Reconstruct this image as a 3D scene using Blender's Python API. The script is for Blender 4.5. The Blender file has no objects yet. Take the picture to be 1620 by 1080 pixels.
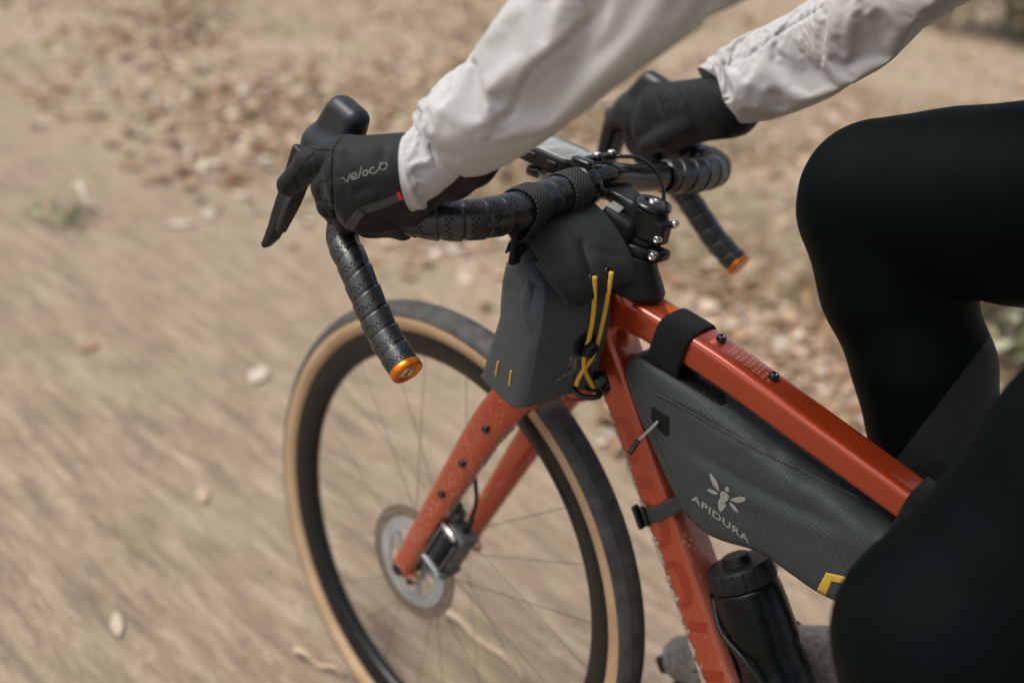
import bpy, bmesh, math, random
import numpy as np
from mathutils import Vector, Matrix
from mathutils.bvhtree import BVHTree
random.seed(7); rng = np.random.default_rng(7)
SC = bpy.context.scene
COL = SC.collection
# ------------------------------------------------------------------ camera, sky, sun, exposure
C = np.array([-0.7347, 0.8635, 1.2671])
yaw, pit, rol = math.radians(-52.4299), math.radians(-27.4302), math.radians(9.3529)
FW = np.array([math.cos(pit)*math.cos(yaw), math.cos(pit)*math.sin(yaw), math.sin(pit)])
_r = np.cross(FW, [0, 0, 1.]); _r /= np.linalg.norm(_r); _u = np.cross(_r, FW)
RT = _r*math.cos(rol)+_u*math.sin(rol); UP = -_r*math.sin(rol)+_u*math.cos(rol)
F = 1665.66
cam = bpy.data.cameras.new('camera'); camo = bpy.data.objects.new('camera', cam); COL.objects.link(camo)
camo.matrix_world = Matrix(((RT[0], UP[0], -FW[0], C[0]), (RT[1], UP[1], -FW[1], C[1]), (RT[2], UP[2], -FW[2], C[2]), (0, 0, 0, 1)))
cam.sensor_width = 36; cam.lens = 37.0146; cam.clip_start = .02; cam.clip_end = 900
cam.dof.use_dof = True; cam.dof.focus_distance = .99; cam.dof.aperture_fstop = 2.2
SC.camera = camo
W = bpy.data.worlds.new('World'); SC.world = W; W.use_nodes = True
nt = W.node_tree; bg = nt.nodes['Background']
sky = nt.nodes.new('ShaderNodeTexSky'); sky.sky_type = 'NISHITA'; sky.sun_disc = False
SUN_EL, SUN_AZ = math.radians(58), math.radians(48)      # azimuth from +X towards +Y
sky.sun_elevation = SUN_EL; sky.sun_rotation = math.pi/2-SUN_AZ
sky.air_density = 1.0; sky.dust_density = 4.0; sky.ozone_density = .6; sky.altitude = 100
hs = nt.nodes.new('ShaderNodeHueSaturation'); hs.inputs['Saturation'].default_value = .5; nt.links.new(sky.outputs[0], hs.inputs['Color']); nt.links.new(hs.outputs[0], bg.inputs[0]); bg.inputs[1].default_value = .085
sun = bpy.data.lights.new('sun', 'SUN'); sun.energy = 1.35; sun.angle = math.radians(34); sun.color = (1, .965, .91)
suno = bpy.data.objects.new('sun', sun); COL.objects.link(suno)
sd = Vector((math.cos(SUN_EL)*math.cos(SUN_AZ), math.cos(SUN_EL)*math.sin(SUN_AZ), math.sin(SUN_EL)))
suno.rotation_euler = sd.to_track_quat('Z', 'Y').to_euler()
SC.view_settings.view_transform = 'Standard'; SC.view_settings.look = 'None'
SC.view_settings.gamma = 1; SC.view_settings.use_curve_mapping = False
SC.view_settings.exposure = 0.97

# ------------------------------------------------------------------ helpers: photo geometry
A3 = lambda *p: np.array(p, float)
def ray(px, py): return FW+RT*(px-810)/F-UP*(py-540)/F
def at(px, py, d): return C+ray(px, py)*d
def ony(px, py, y):
    d = ray(px, py); return C+d*((y-C[1])/d[1])
HA = math.radians(71.5); AXI = A3(math.cos(HA), 0, -math.sin(HA)); HT = A3(-.217, 0, .84); STA = -0.0558
def steer(p, a=STA, vec=False):
    p = np.atleast_2d(np.asarray(p, float)); k = -AXI; o = 0 if vec else HT; v = p-o
    return o+v*math.cos(a)+np.cross(k, v)*math.sin(a)+np.outer(v@k, k)*(1-math.cos(a))
# ------------------------------------------------------------------ helpers: objects
def link(o, parent=None, label=None, cat=None, group=None, kind=None):
    COL.objects.link(o)
    if parent is not None: o.parent = parent
    if label: o['label'] = label
    if cat: o['category'] = cat
    if group: o['group'] = group
    if kind: o['kind'] = kind
    return o
def empty(name, loc, label, cat, group=None):
    o = bpy.data.objects.new(name, None); o.location = loc; o.empty_display_size = .1
    return link(o, None, label, cat, group)
def mesh(name, V, Fc, mat, parent=None, smooth=True, uv=None, N=None, attr=None, **kw):
    V = np.asarray(V, float)
    if parent is not None: V = V-np.array(parent_loc(parent))
    me = bpy.data.meshes.new(name); me.from_pydata([tuple(v) for v in V], [], [tuple(int(i) for i in f) for f in Fc])
    me.validate(); me.update()
    mats = mat if isinstance(mat, (list, tuple)) else [mat]
    for m in mats: me.materials.append(m)
    me.polygons.foreach_set('use_smooth', [smooth]*len(me.polygons))
    if uv is not None and len(V):
        l = me.uv_layers.new(name='UVMap'); vi = np.empty(len(me.loops), int); me.loops.foreach_get('vertex_index', vi)
        l.data.foreach_set('uv', np.asarray(uv, float)[vi].ravel())
    if attr is not None:
        a = me.color_attributes.new('tint', 'FLOAT_COLOR', 'POINT'); a.data.foreach_set('color', np.c_[attr, np.ones(len(attr))].ravel())
    if N is not None and len(N) == len(me.vertices): me.normals_split_custom_set_from_vertices([tuple(n) for n in N])
    o = bpy.data.objects.new(name, me); return link(o, parent, **kw)
def parent_loc(p):
    l = np.zeros(3)
    while p is not None: l = l+np.array(p.location); p = p.parent
    return l
def join(*parts):
    V, Fs, n = [], [], 0
    for v, f in parts:
        v = np.asarray(v, float); V.append(v); Fs += [tuple(i+n for i in q) for q in f]; n += len(v)
    return np.concatenate(V), Fs
def sub(o, angle=None, levels=1):
    m = o.modifiers.new('subdivision', 'SUBSURF'); m.levels = m.render_levels = levels; return o
def spline(P, n, closed=False):
    P = np.asarray(P, float); m = len(P)
    if closed: Q = np.vstack([P[-1], P, P[0], P[1]])
    else: Q = np.vstack([2*P[0]-P[1], P, 2*P[-1]-P[-2]])
    segs = m if closed else m-1; out = []
    for s in np.linspace(0, segs, n, endpoint=not closed):
        i = min(int(s), segs-1); t = s-i; a, b, c, d = Q[i:i+4]
        out.append(.5*(2*b+(c-a)*t+(2*a-5*b+4*c-d)*t*t+(3*b-3*c+d-a)*t**3))
    return np.array(out)
def resamp(P, n):
    P = np.asarray(P, float); L = np.r_[0, np.cumsum(np.linalg.norm(np.diff(P[:, :3], axis=0), axis=1))]
    s = np.linspace(0, L[-1], n); return np.stack([np.interp(s, L, P[:, k]) for k in range(P.shape[1])], 1)
def norm(v): return v/np.maximum(np.linalg.norm(v, axis=-1, keepdims=True), 1e-12)
def frames(P, up):
    T = norm(np.gradient(P, axis=0)); S_, N_ = [], []
    n = np.asarray(up, float)
    for t in T:
        s = np.cross(n, t); s /= np.linalg.norm(s); n = np.cross(t, s); S_.append(s); N_.append(n)
    return T, np.array(S_), np.array(N_)
def tubefaces(m, n, cap=True, closed=False):
    Fs = []
    for i in range(m if closed else m-1):
        for j in range(n):
            a, b = i*n+j, i*n+(j+1) % n; c, d = ((i+1) % m)*n+(j+1) % n, ((i+1) % m)*n+j; Fs.append((a, b, c, d))
    if cap and not closed: Fs.append(tuple(range(n))[::-1]); Fs.append(tuple((m-1)*n+j for j in range(n)))
    return Fs
def tube(P, r, n=12, up=(0, 0, 1), cap=True, sec=None, closed=False):
    P = np.asarray(P, float); m = len(P); r = np.broadcast_to(np.asarray(r, float), (m,)) if np.ndim(r) < 2 else np.asarray(r)
    T, S_, N_ = frames(P, up); th = np.linspace(0, 2*np.pi, n, endpoint=False)
    cs = np.stack([np.cos(th), np.sin(th)], 1) if sec is None else sec
    V = []
    for i in range(m):
        a, b = (r[i], r[i]) if np.ndim(r) < 2 else (r[i, 0], r[i, 1])
        V.append(P[i]+np.outer(cs[:, 0]*a, S_[i])+np.outer(cs[:, 1]*b, N_[i]))
    return np.concatenate(V), tubefaces(m, n, cap, closed)
def supersec(n, e):
    th = np.linspace(0, 2*np.pi, n, endpoint=False); c, s = np.cos(th), np.sin(th)
    return np.stack([np.sign(c)*abs(c)**(2/e), np.sign(s)*abs(s)**(2/e)], 1)
def lathe(prof, o, ax, n=32, cap=True):
    ax = norm(np.asarray(ax, float)); h = A3(1, 0, 0) if abs(ax[0]) < .9 else A3(0, 1, 0)
    s = norm(np.cross(ax, h)); t = np.cross(ax, s); th = np.linspace(0, 2*np.pi, n, endpoint=False)
    V = np.concatenate([np.asarray(o)+ax*z+r*(np.outer(np.cos(th), s)+np.outer(np.sin(th), t)) for r, z in prof])
    return V, tubefaces(len(prof), n, cap)
def rbox(c, size, M=np.eye(3), bev=.001, seg=2):
    bm = bmesh.new(); bmesh.ops.create_cube(bm, size=1)
    for v in bm.verts: v.co = Vector((v.co.x*size[0], v.co.y*size[1], v.co.z*size[2]))
    if bev: bmesh.ops.bevel(bm, geom=list(bm.edges), offset=bev, segments=seg, profile=.5, affect='EDGES')
    bm.verts.ensure_lookup_table(); V = np.array([v.co[:] for v in bm.verts]); Fs = [[v.index for v in f.verts] for f in bm.faces]; bm.free()
    return np.asarray(c)+V@np.asarray(M), Fs
def axes(x, z):
    x = norm(np.asarray(x, float)); z = np.asarray(z, float); y = norm(np.cross(z, x)); return np.array([x, y, np.cross(x, y)])
def vnormals(V, Fs):
    N = np.zeros_like(V); Q = np.array([f if len(f) == 4 else (f[0], f[1], f[2], f[2]) for f in Fs if len(f) in (3, 4)])
    fn = np.cross(V[Q[:, 2]]-V[Q[:, 0]], V[Q[:, 3]]-V[Q[:, 1]]) if len(Q) else None
    for k in range(4): np.add.at(N, Q[:, k], fn)
    return norm(N)
# ------------------------------------------------------------------ helpers: signed distance shapes
def rcone(a, b, ra, rb):
    a, b = A3(*a), A3(*b); d = b-a; L = d@d
    def f(P):
        t = np.clip(((P-a)@d)/L, 0, 1); return np.linalg.norm(P-a-t[:, None]*d, axis=1)-(ra+(rb-ra)*t)
    return f
def bcone(a, b, ha, hb, side, r):
    a, b = A3(*a), A3(*b); d = b-a; L = np.linalg.norm(d); d = d/L; s = norm(A3(*side)-d*(A3(*side)@d)); n = np.cross(d, s)
    def f(P):
        q = P-a; t = q@d; u = np.clip(t/L, 0, 1); w = ha[0]+(hb[0]-ha[0])*u; h = ha[1]+(hb[1]-ha[1])*u
        x = np.abs(q@s)-w+r; y = np.abs(q@n)-h+r; z = np.abs(t-L/2)-L/2+r
        return np.sqrt(np.maximum(x, 0)**2+np.maximum(y, 0)**2+np.maximum(z, 0)**2)+np.minimum(np.maximum(np.maximum(x, y), z), 0)-r
    return f
def ellip(c, r, M=np.eye(3)):
    c = A3(*c); r = A3(*r); M = np.asarray(M)
    def f(P):
        q = (P-c)@M.T; k0 = np.linalg.norm(q/r, axis=1); k1 = np.linalg.norm(q/r**2, axis=1); return k0*(k0-1)/np.maximum(k1, 1e-9)
    return f
def union(prims, k):
    def f(P):
        d = prims[0](P)
        for g in prims[1:]:
            e = g(P); h = np.clip(.5+.5*(e-d)/k, 0, 1); d = e+(d-e)*h-k*h*(1-h)
        return d
    return f
def sdf_mesh(f, lo, hi, h):
    lo, hi = A3(*lo), A3(*hi); B = 8; nb = np.ceil((hi-lo)/h/B).astype(int); n = nb*B+1
    G = np.ones(n, 'f4'); bi = np.stack(np.meshgrid(*[np.arange(k) for k in nb], indexing='ij'), -1).reshape(-1, 3)
    dc = f(lo+(bi*B+B/2)*h); R = B*h*.87*1.25+.004
    for b, d in zip(bi, dc):
        if d < -R: G[b[0]*B:b[0]*B+B+1, b[1]*B:b[1]*B+B+1, b[2]*B:b[2]*B+B+1] = -1
    act = bi[np.abs(dc) <= R]; off = np.stack(np.meshgrid(*[np.arange(B+1)]*3, indexing='ij'), -1).reshape(-1, 3)
    for c0 in range(0, len(act), 400):
        idx = (act[c0:c0+400, None]*B+off[None]).reshape(-1, 3); G[idx[:, 0], idx[:, 1], idx[:, 2]] = f(lo+idx*h)
    I = G < 0; mix = np.zeros(n-1, 'i1'); cr = [np.array([i, j, k]) for i in (0, 1) for j in (0, 1) for k in (0, 1)]
    sl = lambda c: tuple(slice(c[d], c[d]+n[d]-1) for d in range(3))
    for c in cr: mix += I[sl(c)]
    cells = np.argwhere((mix > 0) & (mix < 8)); cid = -np.ones(n-1, int); cid[tuple(cells.T)] = np.arange(len(cells))
    acc = np.zeros((len(cells), 3)); cnt = np.zeros(len(cells))
    for a in cr:
        for d in range(3):
            if a[d]: continue
            b = a.copy(); b[d] = 1; ga = G[tuple((cells+a).T)]; gb = G[tuple((cells+b).T)]; m = (ga < 0) != (gb < 0)
            t = ga[m]/(ga[m]-gb[m]); p = cells[m]+a+t[:, None]*(b-a); acc[m] += p; cnt[m] += 1
    V = lo+acc/cnt[:, None]*h; Fs = []
    for d in range(3):
        e1, e2 = (d+1) % 3, (d+2) % 3; s0 = [slice(None)]*3; s1 = [slice(None)]*3; s0[d] = slice(0, -1); s1[d] = slice(1, None)
        x = I[tuple(s0)] != I[tuple(s1)]; E = np.argwhere(x); E = E[(E[:, e1] > 0) & (E[:, e2] > 0) & (E[:, e1] < n[e1]-1) & (E[:, e2] < n[e2]-1)]
        u1 = np.eye(3, dtype=int)[e1]; u2 = np.eye(3, dtype=int)[e2]
        q = np.stack([cid[tuple((E-u1-u2).T)], cid[tuple((E-u2).T)], cid[tuple(E.T)], cid[tuple((E-u1).T)]], 1)
        fl = ~I[tuple(E.T)]; q[fl] = q[fl][:, ::-1]; Fs.append(q)
    Fs = np.concatenate(Fs)
    def grad(P):
        e = 2e-4; g = 0
        for s in ((1, -1, -1), (-1, -1, 1), (-1, 1, -1), (1, 1, 1)):
            s = np.array(s, float); g = g+f(P+s*e)[:, None]*s
        return norm(g)
    for _ in range(2): V = V-np.clip(f(V), -h, h)[:, None]*grad(V)
    return V, Fs, grad(V)
# ------------------------------------------------------------------ helpers: creases, decals, writing
def bvh(V, Fs): return BVHTree.FromPolygons([tuple(v) for v in V], [tuple(int(i) for i in f) for f in Fs])
def hit(tree, px, py):
    d = ray(px, py); d = d/np.linalg.norm(d); h = tree.ray_cast(Vector(C), Vector(d))
    return (None, None) if h[0] is None else (np.array(h[0]), np.array(h[1]))
def crease(V, N, tree, pts, w, depth, rl=0, rr=0, rw=1.8, nn=14):
    """a fold line across cloth: valley of width w with optional raised banks either side"""
    P = [hit(tree, *p)[0] for p in resamp(np.array(pts, float), nn)]; P = np.array([p for p in P if p is not None])
    if len(P) < 3: return np.zeros(len(V))
    best = np.full(len(V), 9.); sg = np.zeros(len(V)); tt = np.zeros(len(V)); L = len(P)-1
    for i in range(L):
        a, b = P[i], P[i+1]; d = b-a; t = np.clip(((V-a)@d)/(d@d+1e-12), 0, 1); q = V-a-t[:, None]*d; ds = np.linalg.norm(q, axis=1)
        m = ds < best; best[m] = ds[m]; s = np.einsum('ij,ij->i', np.cross(np.broadcast_to(d, q.shape), N), q); sg[m] = np.sign(s[m]); tt[m] = (i+t[m])/L
    fade = np.clip(np.minimum(tt, 1-tt)*5, .0, 1); fade = fade*fade*(3-2*fade)
    o = -depth*(.55*np.exp(-best/(.62*w))+.45*np.exp(-(best/w)**2))
    o += np.where(sg > 0, rl, rr)*np.exp(-((best-rw*w)/(1.2*w))**2)
    return o*fade
def tri2d(poly, maxlen):
    bm = bmesh.new(); vs = [bm.verts.new((x, y, 0)) for x, y in poly]; f = bm.faces.new(vs); bmesh.ops.triangulate(bm, faces=[f])
    for _ in range(7):
        ed = [e for e in bm.edges if e.calc_length() > maxlen]
        if not ed: break
        bmesh.ops.subdivide_edges(bm, edges=ed, cuts=1); bmesh.ops.triangulate(bm, faces=[f for f in bm.faces if len(f.verts) > 3])
    bm.verts.index_update(); V = np.array([v.co[:2] for v in bm.verts]); Fs = [[v.index for v in f.verts] for f in bm.faces]; bm.free(); return V, Fs
def decal(tree, V2, Fs, off=.0005):
    """press flat print onto the surface it is printed on"""
    V = []; ok = []
    for x, y in V2:
        p, n = hit(tree, x, y); ok.append(p is not None)
        V.append(np.zeros(3) if p is None else p+n*off*(1 if n@(C-p) > 0 else -1))
    V = np.array(V); ok = np.array(ok); Fs = [f for f in Fs if all(ok[i] for i in f)]
    Fs = [f for f in Fs if max(np.linalg.norm(V[f[i]]-V[f[i-1]]) for i in range(len(f))) < .03]
    used = sorted({i for f in Fs for i in f}); mp = {u: k for k, u in enumerate(used)}
    return V[used] if used else np.zeros((0, 3)), [[mp[i] for i in f] for f in Fs]
def decalpoly(tree, poly, maxlen=5, off=.0005): return decal(tree, *tri2d(poly, maxlen), off)
def text2d(s, bold=0.0):
    cu = bpy.data.curves.new('lettering', 'FONT'); cu.body = s; cu.size = 1; cu.offset = bold; cu.space_character = 1.08; cu.resolution_u = 4
    o = bpy.data.objects.new('lettering', cu); COL.objects.link(o); bpy.context.view_layer.update()
    me = bpy.data.meshes.new_from_object(o.evaluated_get(bpy.context.evaluated_depsgraph_get()))
    V = np.array([v.co[:2] for v in me.vertices]); Fs = [list(p.vertices) for p in me.polygons]
    bpy.data.objects.remove(o); bpy.data.curves.remove(cu); bpy.data.meshes.remove(me)
    V = (V-V.min(0))/(V.max(0)-V.min(0)); return V, Fs
def quadmap(V, bl, br, tl, tr):
    bl, br, tl, tr = map(np.array, (bl, br, tl, tr)); u, v = V[:, :1], V[:, 1:]
    return (1-u)*(1-v)*bl+u*(1-v)*br+(1-u)*v*tl+u*v*tr
def stroke2d(pts, w, n=24):
    P = resamp(spline(pts, 40), n); T = norm(np.gradient(P, axis=0)); Nn = np.stack([-T[:, 1], T[:, 0]], 1)
    return np.concatenate([P+Nn*w/2, P-Nn*w/2]), [[i, i+1, n+i+1, n+i] for i in range(n-1)]
# ------------------------------------------------------------------ materials
class NT:
    def __init__(s, name):
        s.m = bpy.data.materials.new(name); s.m.use_nodes = True; s.t = s.m.node_tree; s.b = s.t.nodes['Principled BSDF']
    def n(s, ty, **k):
        o = s.t.nodes.new('ShaderNode'+ty)
        for a, v in k.items():
            if a[0] == 'i' and a[1:].isdigit(): o.inputs[int(a[1:])].default_value = v
            else: setattr(o, a, v)
        return o
    def l(s, a, b): s.t.links.new(a, b)
    def set(s, **k):
        for a, v in k.items(): s.b.inputs[a.replace('_', ' ')].default_value = v
        return s
    def coord(s, kind='Object', scale=(1, 1, 1), rot=(0, 0, 0)):
        c = s.n('TexCoord'); m = s.n('Mapping'); m.inputs['Scale'].default_value = scale; m.inputs['Rotation'].default_value = rot
        s.l(c.outputs[kind], m.inputs[0]); return m.outputs[0]
    def noise(s, co, scale, det=4, rough=.55):
        o = s.n('TexNoise'); o.inputs['Scale'].default_value = scale; o.inputs['Detail'].default_value = det; o.inputs['Roughness'].default_value = rough
        s.l(co, o.inputs['Vector']); return o.outputs[0]
    def ramp(s, v, stops, interp='LINEAR'):
        r = s.n('ValToRGB'); e = r.color_ramp.elements; r.color_ramp.interpolation = interp
        while len(e) < len(stops): e.new(.5)
        for q, (p, c) in zip(e, stops): q.position = p; q.color = (*c, 1) if len(c) == 3 else c
        s.l(v, r.inputs[0]); return r.outputs[0]
    def mix(s, f, a, b, mode='MIX'):
        m = s.n('Mix', data_type='RGBA', blend_type=mode)
        for i, x in ((0, f), (6, a), (7, b)):
            if hasattr(x, 'links'): s.l(x, m.inputs[i])
            else: m.inputs[i].default_value = x if i == 0 else (*x, 1)
        return m.outputs[2]
    def math(s, op, a, b=0.0, c=0.0):
        m = s.n('Math', operation=op)
        for i, x in enumerate((a, b, c)):
            if hasattr(x, 'links'): s.l(x, m.inputs[i])
            else: m.inputs[i].default_value = x
        return m.outputs[0]
    def bump(s, h, st=.3, d=.001):
        b = s.n('Bump'); b.inputs['Strength'].default_value = st; b.inputs['Distance'].default_value = d; s.l(h, b.inputs['Height']); s.l(b.outputs[0], s.b.inputs['Normal'])
    def col(s, c): s.l(c, s.b.inputs['Base Color'])
def pbr(name, col, rough=.5, metal=0, var=.15, scale=30, bump=0, bscale=400, coat=0, spec=.5, sheen=0):
    t = NT(name).set(Roughness=rough, Metallic=metal, Coat_Weight=coat, Coat_Roughness=.06); t.b.inputs['Specular IOR Level'].default_value = spec
    co = t.coord(); nz = t.noise(co, scale); c = np.array(col)
    t.col(t.ramp(nz, [(.25, tuple(c*(1-var))), (.75, tuple(c*(1+var)))]))
    t.l(t.math('ADD', t.math('MULTIPLY', nz, .16), rough-.08), t.b.inputs['Roughness'])
    if bump: t.bump(t.noise(co, bscale, 3), bump, .0006)
    if sheen: t.set(Sheen_Weight=sheen, Sheen_Roughness=.5)
    return t.m
M = {}
def paint():
    t = NT('orange_paint').set(Roughness=.36, Coat_Weight=.9, Coat_Roughness=.11, Metallic=.45); co = t.coord()
    base = t.ramp(t.noise(co, 9, 3), [(.3, (.35, .038, .006)), (.7, (.41, .048, .008))])
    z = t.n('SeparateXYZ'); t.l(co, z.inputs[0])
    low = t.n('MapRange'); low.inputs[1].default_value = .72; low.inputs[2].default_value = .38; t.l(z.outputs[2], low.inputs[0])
    sp = t.ramp(t.noise(t.coord(scale=(1, 1, .45), rot=(0, .5, 0)), 160, 3, .7), [(.60, (0, 0, 0)), (.68, (1, 1, 1))])
    film = t.noise(co, 24, 5, .6)
    f = t.math('MULTIPLY', t.math('ADD', t.math('MULTIPLY', sp, .55), t.math('MULTIPLY', film, .22)), low.outputs[0])
    gn = t.n('NewGeometry'); nz_ = t.n('SeparateXYZ'); t.l(gn.outputs['Normal'], nz_.inputs[0]); f = t.math('MINIMUM', t.math('ADD', f, t.math('MULTIPLY', t.math('MULTIPLY', t.math('MAXIMUM', nz_.outputs[2], 0), low.outputs[0]), .75)), .85)  # dust tint on low upward faces, also painting in light the down tube catches
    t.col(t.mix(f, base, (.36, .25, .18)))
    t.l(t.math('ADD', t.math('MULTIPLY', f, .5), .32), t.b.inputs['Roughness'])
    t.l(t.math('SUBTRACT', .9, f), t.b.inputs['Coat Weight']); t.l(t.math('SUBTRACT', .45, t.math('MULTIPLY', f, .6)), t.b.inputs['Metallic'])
    t.bump(sp, .25, .0003); return t.m
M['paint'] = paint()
M['paint_tone'] = pbr('dark_orange_print', (.29, .026, .005), .34, .4, var=.06, coat=.8)
M['paint_bright'] = pbr('bright_orange_print', (.62, .10, .012), .32, var=.05, coat=1)
M['print_pale'] = pbr('pale_print', (.60, .36, .26), .5, var=.1)
M['black'] = pbr('black_anodised', (.006, .007, .0075), .36, .0, var=.2, spec=.35)
M['gloss'] = pbr('gloss_black', (.005, .006, .0065), .2, 0, var=.1, coat=.35, spec=.3)
M['plastic'] = pbr('black_plastic', (.007, .0085, .009), .48, var=.2, bump=.1, spec=.3)
M['rubber'] = pbr('hood_rubber', (.009, .014, .0165), .40, var=.18, bump=.12, bscale=900, spec=.45)
M['bottle'] = pbr('satin_black_bottle', (.002, .0035, .004), .33, var=.1, bump=.03, spec=.25)
M['steel'] = pbr('steel', (.62, .62, .60), .28, 1, var=.08)
M['alloy'] = pbr('pale_alloy', (.36, .385, .395), .5, .5, var=.15)
M['track'] = pbr('worn_brake_steel', (.27, .235, .205), .4, .8, var=.2)
M['caliper'] = pbr('grey_caliper', (.10, .105, .105), .42, .5, var=.35, scale=60, bump=.1)
M['orange_ano'] = pbr('orange_anodised', (.72, .20, .012), .26, .75, var=.08)
M['tread'] = None
def tread():
    t = NT('tyre_rubber').set(Roughness=.7); co = t.coord()
    n = t.noise(co, 60, 5); t.col(t.ramp(n, [(.3, (.022, .022, .021)), (.7, (.066, .063, .057))]))
    t.bump(t.noise(co, 500, 3), .3, .0008); return t.m
M['tread'] = tread()
def tan():
    t = NT('tan_sidewall').set(Roughness=.6); co = t.coord()
    n = t.noise(co, 14, 5, .65); t.col(t.ramp(n, [(.3, (.35, .225, .125)), (.7, (.47, .33, .20))])); t.bump(t.noise(co, 700, 2), .2, .0005); return t.m
M['tan'] = tan()
M['spoke'] = pbr('dusty_spoke', (.10, .085, .07), .6, .2)
M['rim'] = pbr('carbon_rim', (.005, .006, .006), .36, var=.3, coat=.15, spec=.3)
def tape():
    t = NT('bar_tape').set(Roughness=.34); t.b.inputs['Specular IOR Level'].default_value = .75
    uv = t.coord('UV'); s = t.n('SeparateXYZ'); t.l(uv, s.inputs[0]); u, v = s.outputs[0], s.outputs[1]
    h = t.math('FRACT', u)                      # place across one wrap
    row = t.math('MULTIPLY', t.math('SUBTRACT', h, .22), 9.0); ri = t.math('FLOOR', row); rf = t.math('SUBTRACT', t.math('FRACT', row), .5)
    cf = t.math('SUBTRACT', t.math('FRACT', t.math('ADD', t.math('MULTIPLY', v, 22), t.math('MULTIPLY', ri, .5))), .5)
    d = t.math('SQRT', t.math('ADD', t.math('MULTIPLY', t.math('POWER', rf, 2), .5), t.math('POWER', cf, 2)))
    inb = t.math('MULTIPLY', t.math('GREATER_THAN', row, 0), t.math('LESS_THAN', row, 3))
    skip = t.math('GREATER_THAN', t.math('SINE', t.math('MULTIPLY', t.math('ADD', t.math('FLOOR', t.math('ADD', t.math('MULTIPLY', v, 22), 0)), t.math('MULTIPLY', ri, 5)), 2.4)), -.55)
    hole = t.math('MULTIPLY', t.math('MULTIPLY', t.math('LESS_THAN', d, .23), inb), skip)
    t.l(t.math('MULTIPLY', t.math('SUBTRACT', 1, hole), .75), t.b.inputs['Specular IOR Level']); co = t.coord(); base = t.ramp(t.noise(co, 90, 4), [(.3, (.007, .009, .010)), (.7, (.014, .017, .019))])
    t.col(t.mix(hole, base, (.002, .002, .002)))
    t.bump(t.math('ADD', t.math('MULTIPLY', hole, -1.2), t.math('MULTIPLY', t.noise(co, 420, 4), .35)), .5, .0006); return t.m
M['tape'] = tape()
def weave(name, dark, light, pitch=.0029, rough=.47, big=8):
    t = NT(name).set(Roughness=rough); t.b.inputs['Specular IOR Level'].default_value = .3; uv = t.coord('UV', rot=(0, 0, .12)); s = t.n('SeparateXYZ'); t.l(uv, s.inputs[0]); k = 2*math.pi/pitch
    a = t.math('SINE', t.math('MULTIPLY', s.outputs[0], k)); b = t.math('SINE', t.math('MULTIPLY', s.outputs[1], k))
    w = t.math('MULTIPLY', a, b); f = t.math('SMOOTH_MIN', t.math('MAXIMUM', t.math('ADD', t.math('MULTIPLY', w, .9), .42), 0), 1, .1)
    n = t.noise(t.coord(), big, 4); nf = t.noise(t.coord(), 900, 2)
    lt = t.mix(n, tuple(np.array(light)*.75), tuple(np.array(light)*1.25)); c = t.mix(f, dark, lt); t.col(c)
    t.bump(t.math('ADD', f, t.math('MULTIPLY', nf, .5)), .35, .0005); return t.m
M['weave'] = weave('grey_ripstop', (.004, .0055, .006), (.094, .112, .120))
M['weave_skylit'] = weave('grey_ripstop_skylit', (.006, .008, .009), (.135, .160, .172))  # same grey ripstop, with sky light on the pouch painted in as lighter blue
M['weave_dark'] = weave('dark_ripstop', (.003, .0035, .0035), (.07, .07, .068), .0030)
M['weave_trim'] = weave('ripstop_trim', (.012, .014, .014), (.13, .135, .128), .0040)
M['coated'] = pbr('coated_flap_fabric', (.016, .020, .0205), .62, var=.2, scale=18, bump=.25, bscale=1500, spec=.35)
M['patch'] = pbr('welded_black_patch', (.004, .0055, .0055), .55, var=.15, bump=.1, bscale=1200, spec=.25)
def fuzzy():
    t = NT('hook_loop').set(Roughness=1, Sheen_Weight=.06); t.b.inputs['Specular IOR Level'].default_value = .1; co = t.coord(); n = t.noise(co, 1300, 3, .8)
    t.col(t.ramp(n, [(.38, (.002, .002, .0025)), (.72, (.026, .028, .033))])); t.bump(n, .9, .0012); return t.m
M['fuzzy'] = fuzzy()
def hooks():
    t = NT('hook_tape').set(Roughness=.7); uv = t.coord('UV'); s = t.n('SeparateXYZ'); t.l(uv, s.inputs[0])
    a = t.math('SINE', t.math('MULTIPLY', s.outputs[0], 34)); b = t.math('SINE', t.math('MULTIPLY', s.outputs[1], 190)); h = t.math('MAXIMUM', t.math('MULTIPLY', a, b), 0)
    t.col(t.mix(h, (.008, .008, .009), (.045, .042, .042))); t.bump(h, .9, .0015); return t.m
M['hooks'] = hooks()
def webbing():
    t = NT('ribbed_webbing').set(Roughness=.65); uv = t.coord('UV'); s = t.n('SeparateXYZ'); t.l(uv, s.inputs[0])
    h = t.math('ADD', t.math('MULTIPLY', t.math('SINE', t.math('MULTIPLY', s.outputs[0], 44)), .5), .5); n = t.noise(t.coord(), 900, 2)
    t.col(t.mix(t.math('MULTIPLY', h, n), (.012, .014, .014), (.07, .075, .075))); t.bump(h, .7, .0008); return t.m
M['webbing'] = webbing()
M['yellow'] = pbr('yellow_cord', (.68, .40, .045), .6, var=.12, scale=300, bump=.4, bscale=1600)
M['yellow_print'] = pbr('yellow_print', (.62, .40, .06), .5, var=.08)
M['print'] = pbr('reflective_print', (.30, .31, .29), .5, var=.08)
M['print_dim'] = pbr('dim_reflective_print', (.20, .20, .185), .5, var=.08)
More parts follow.
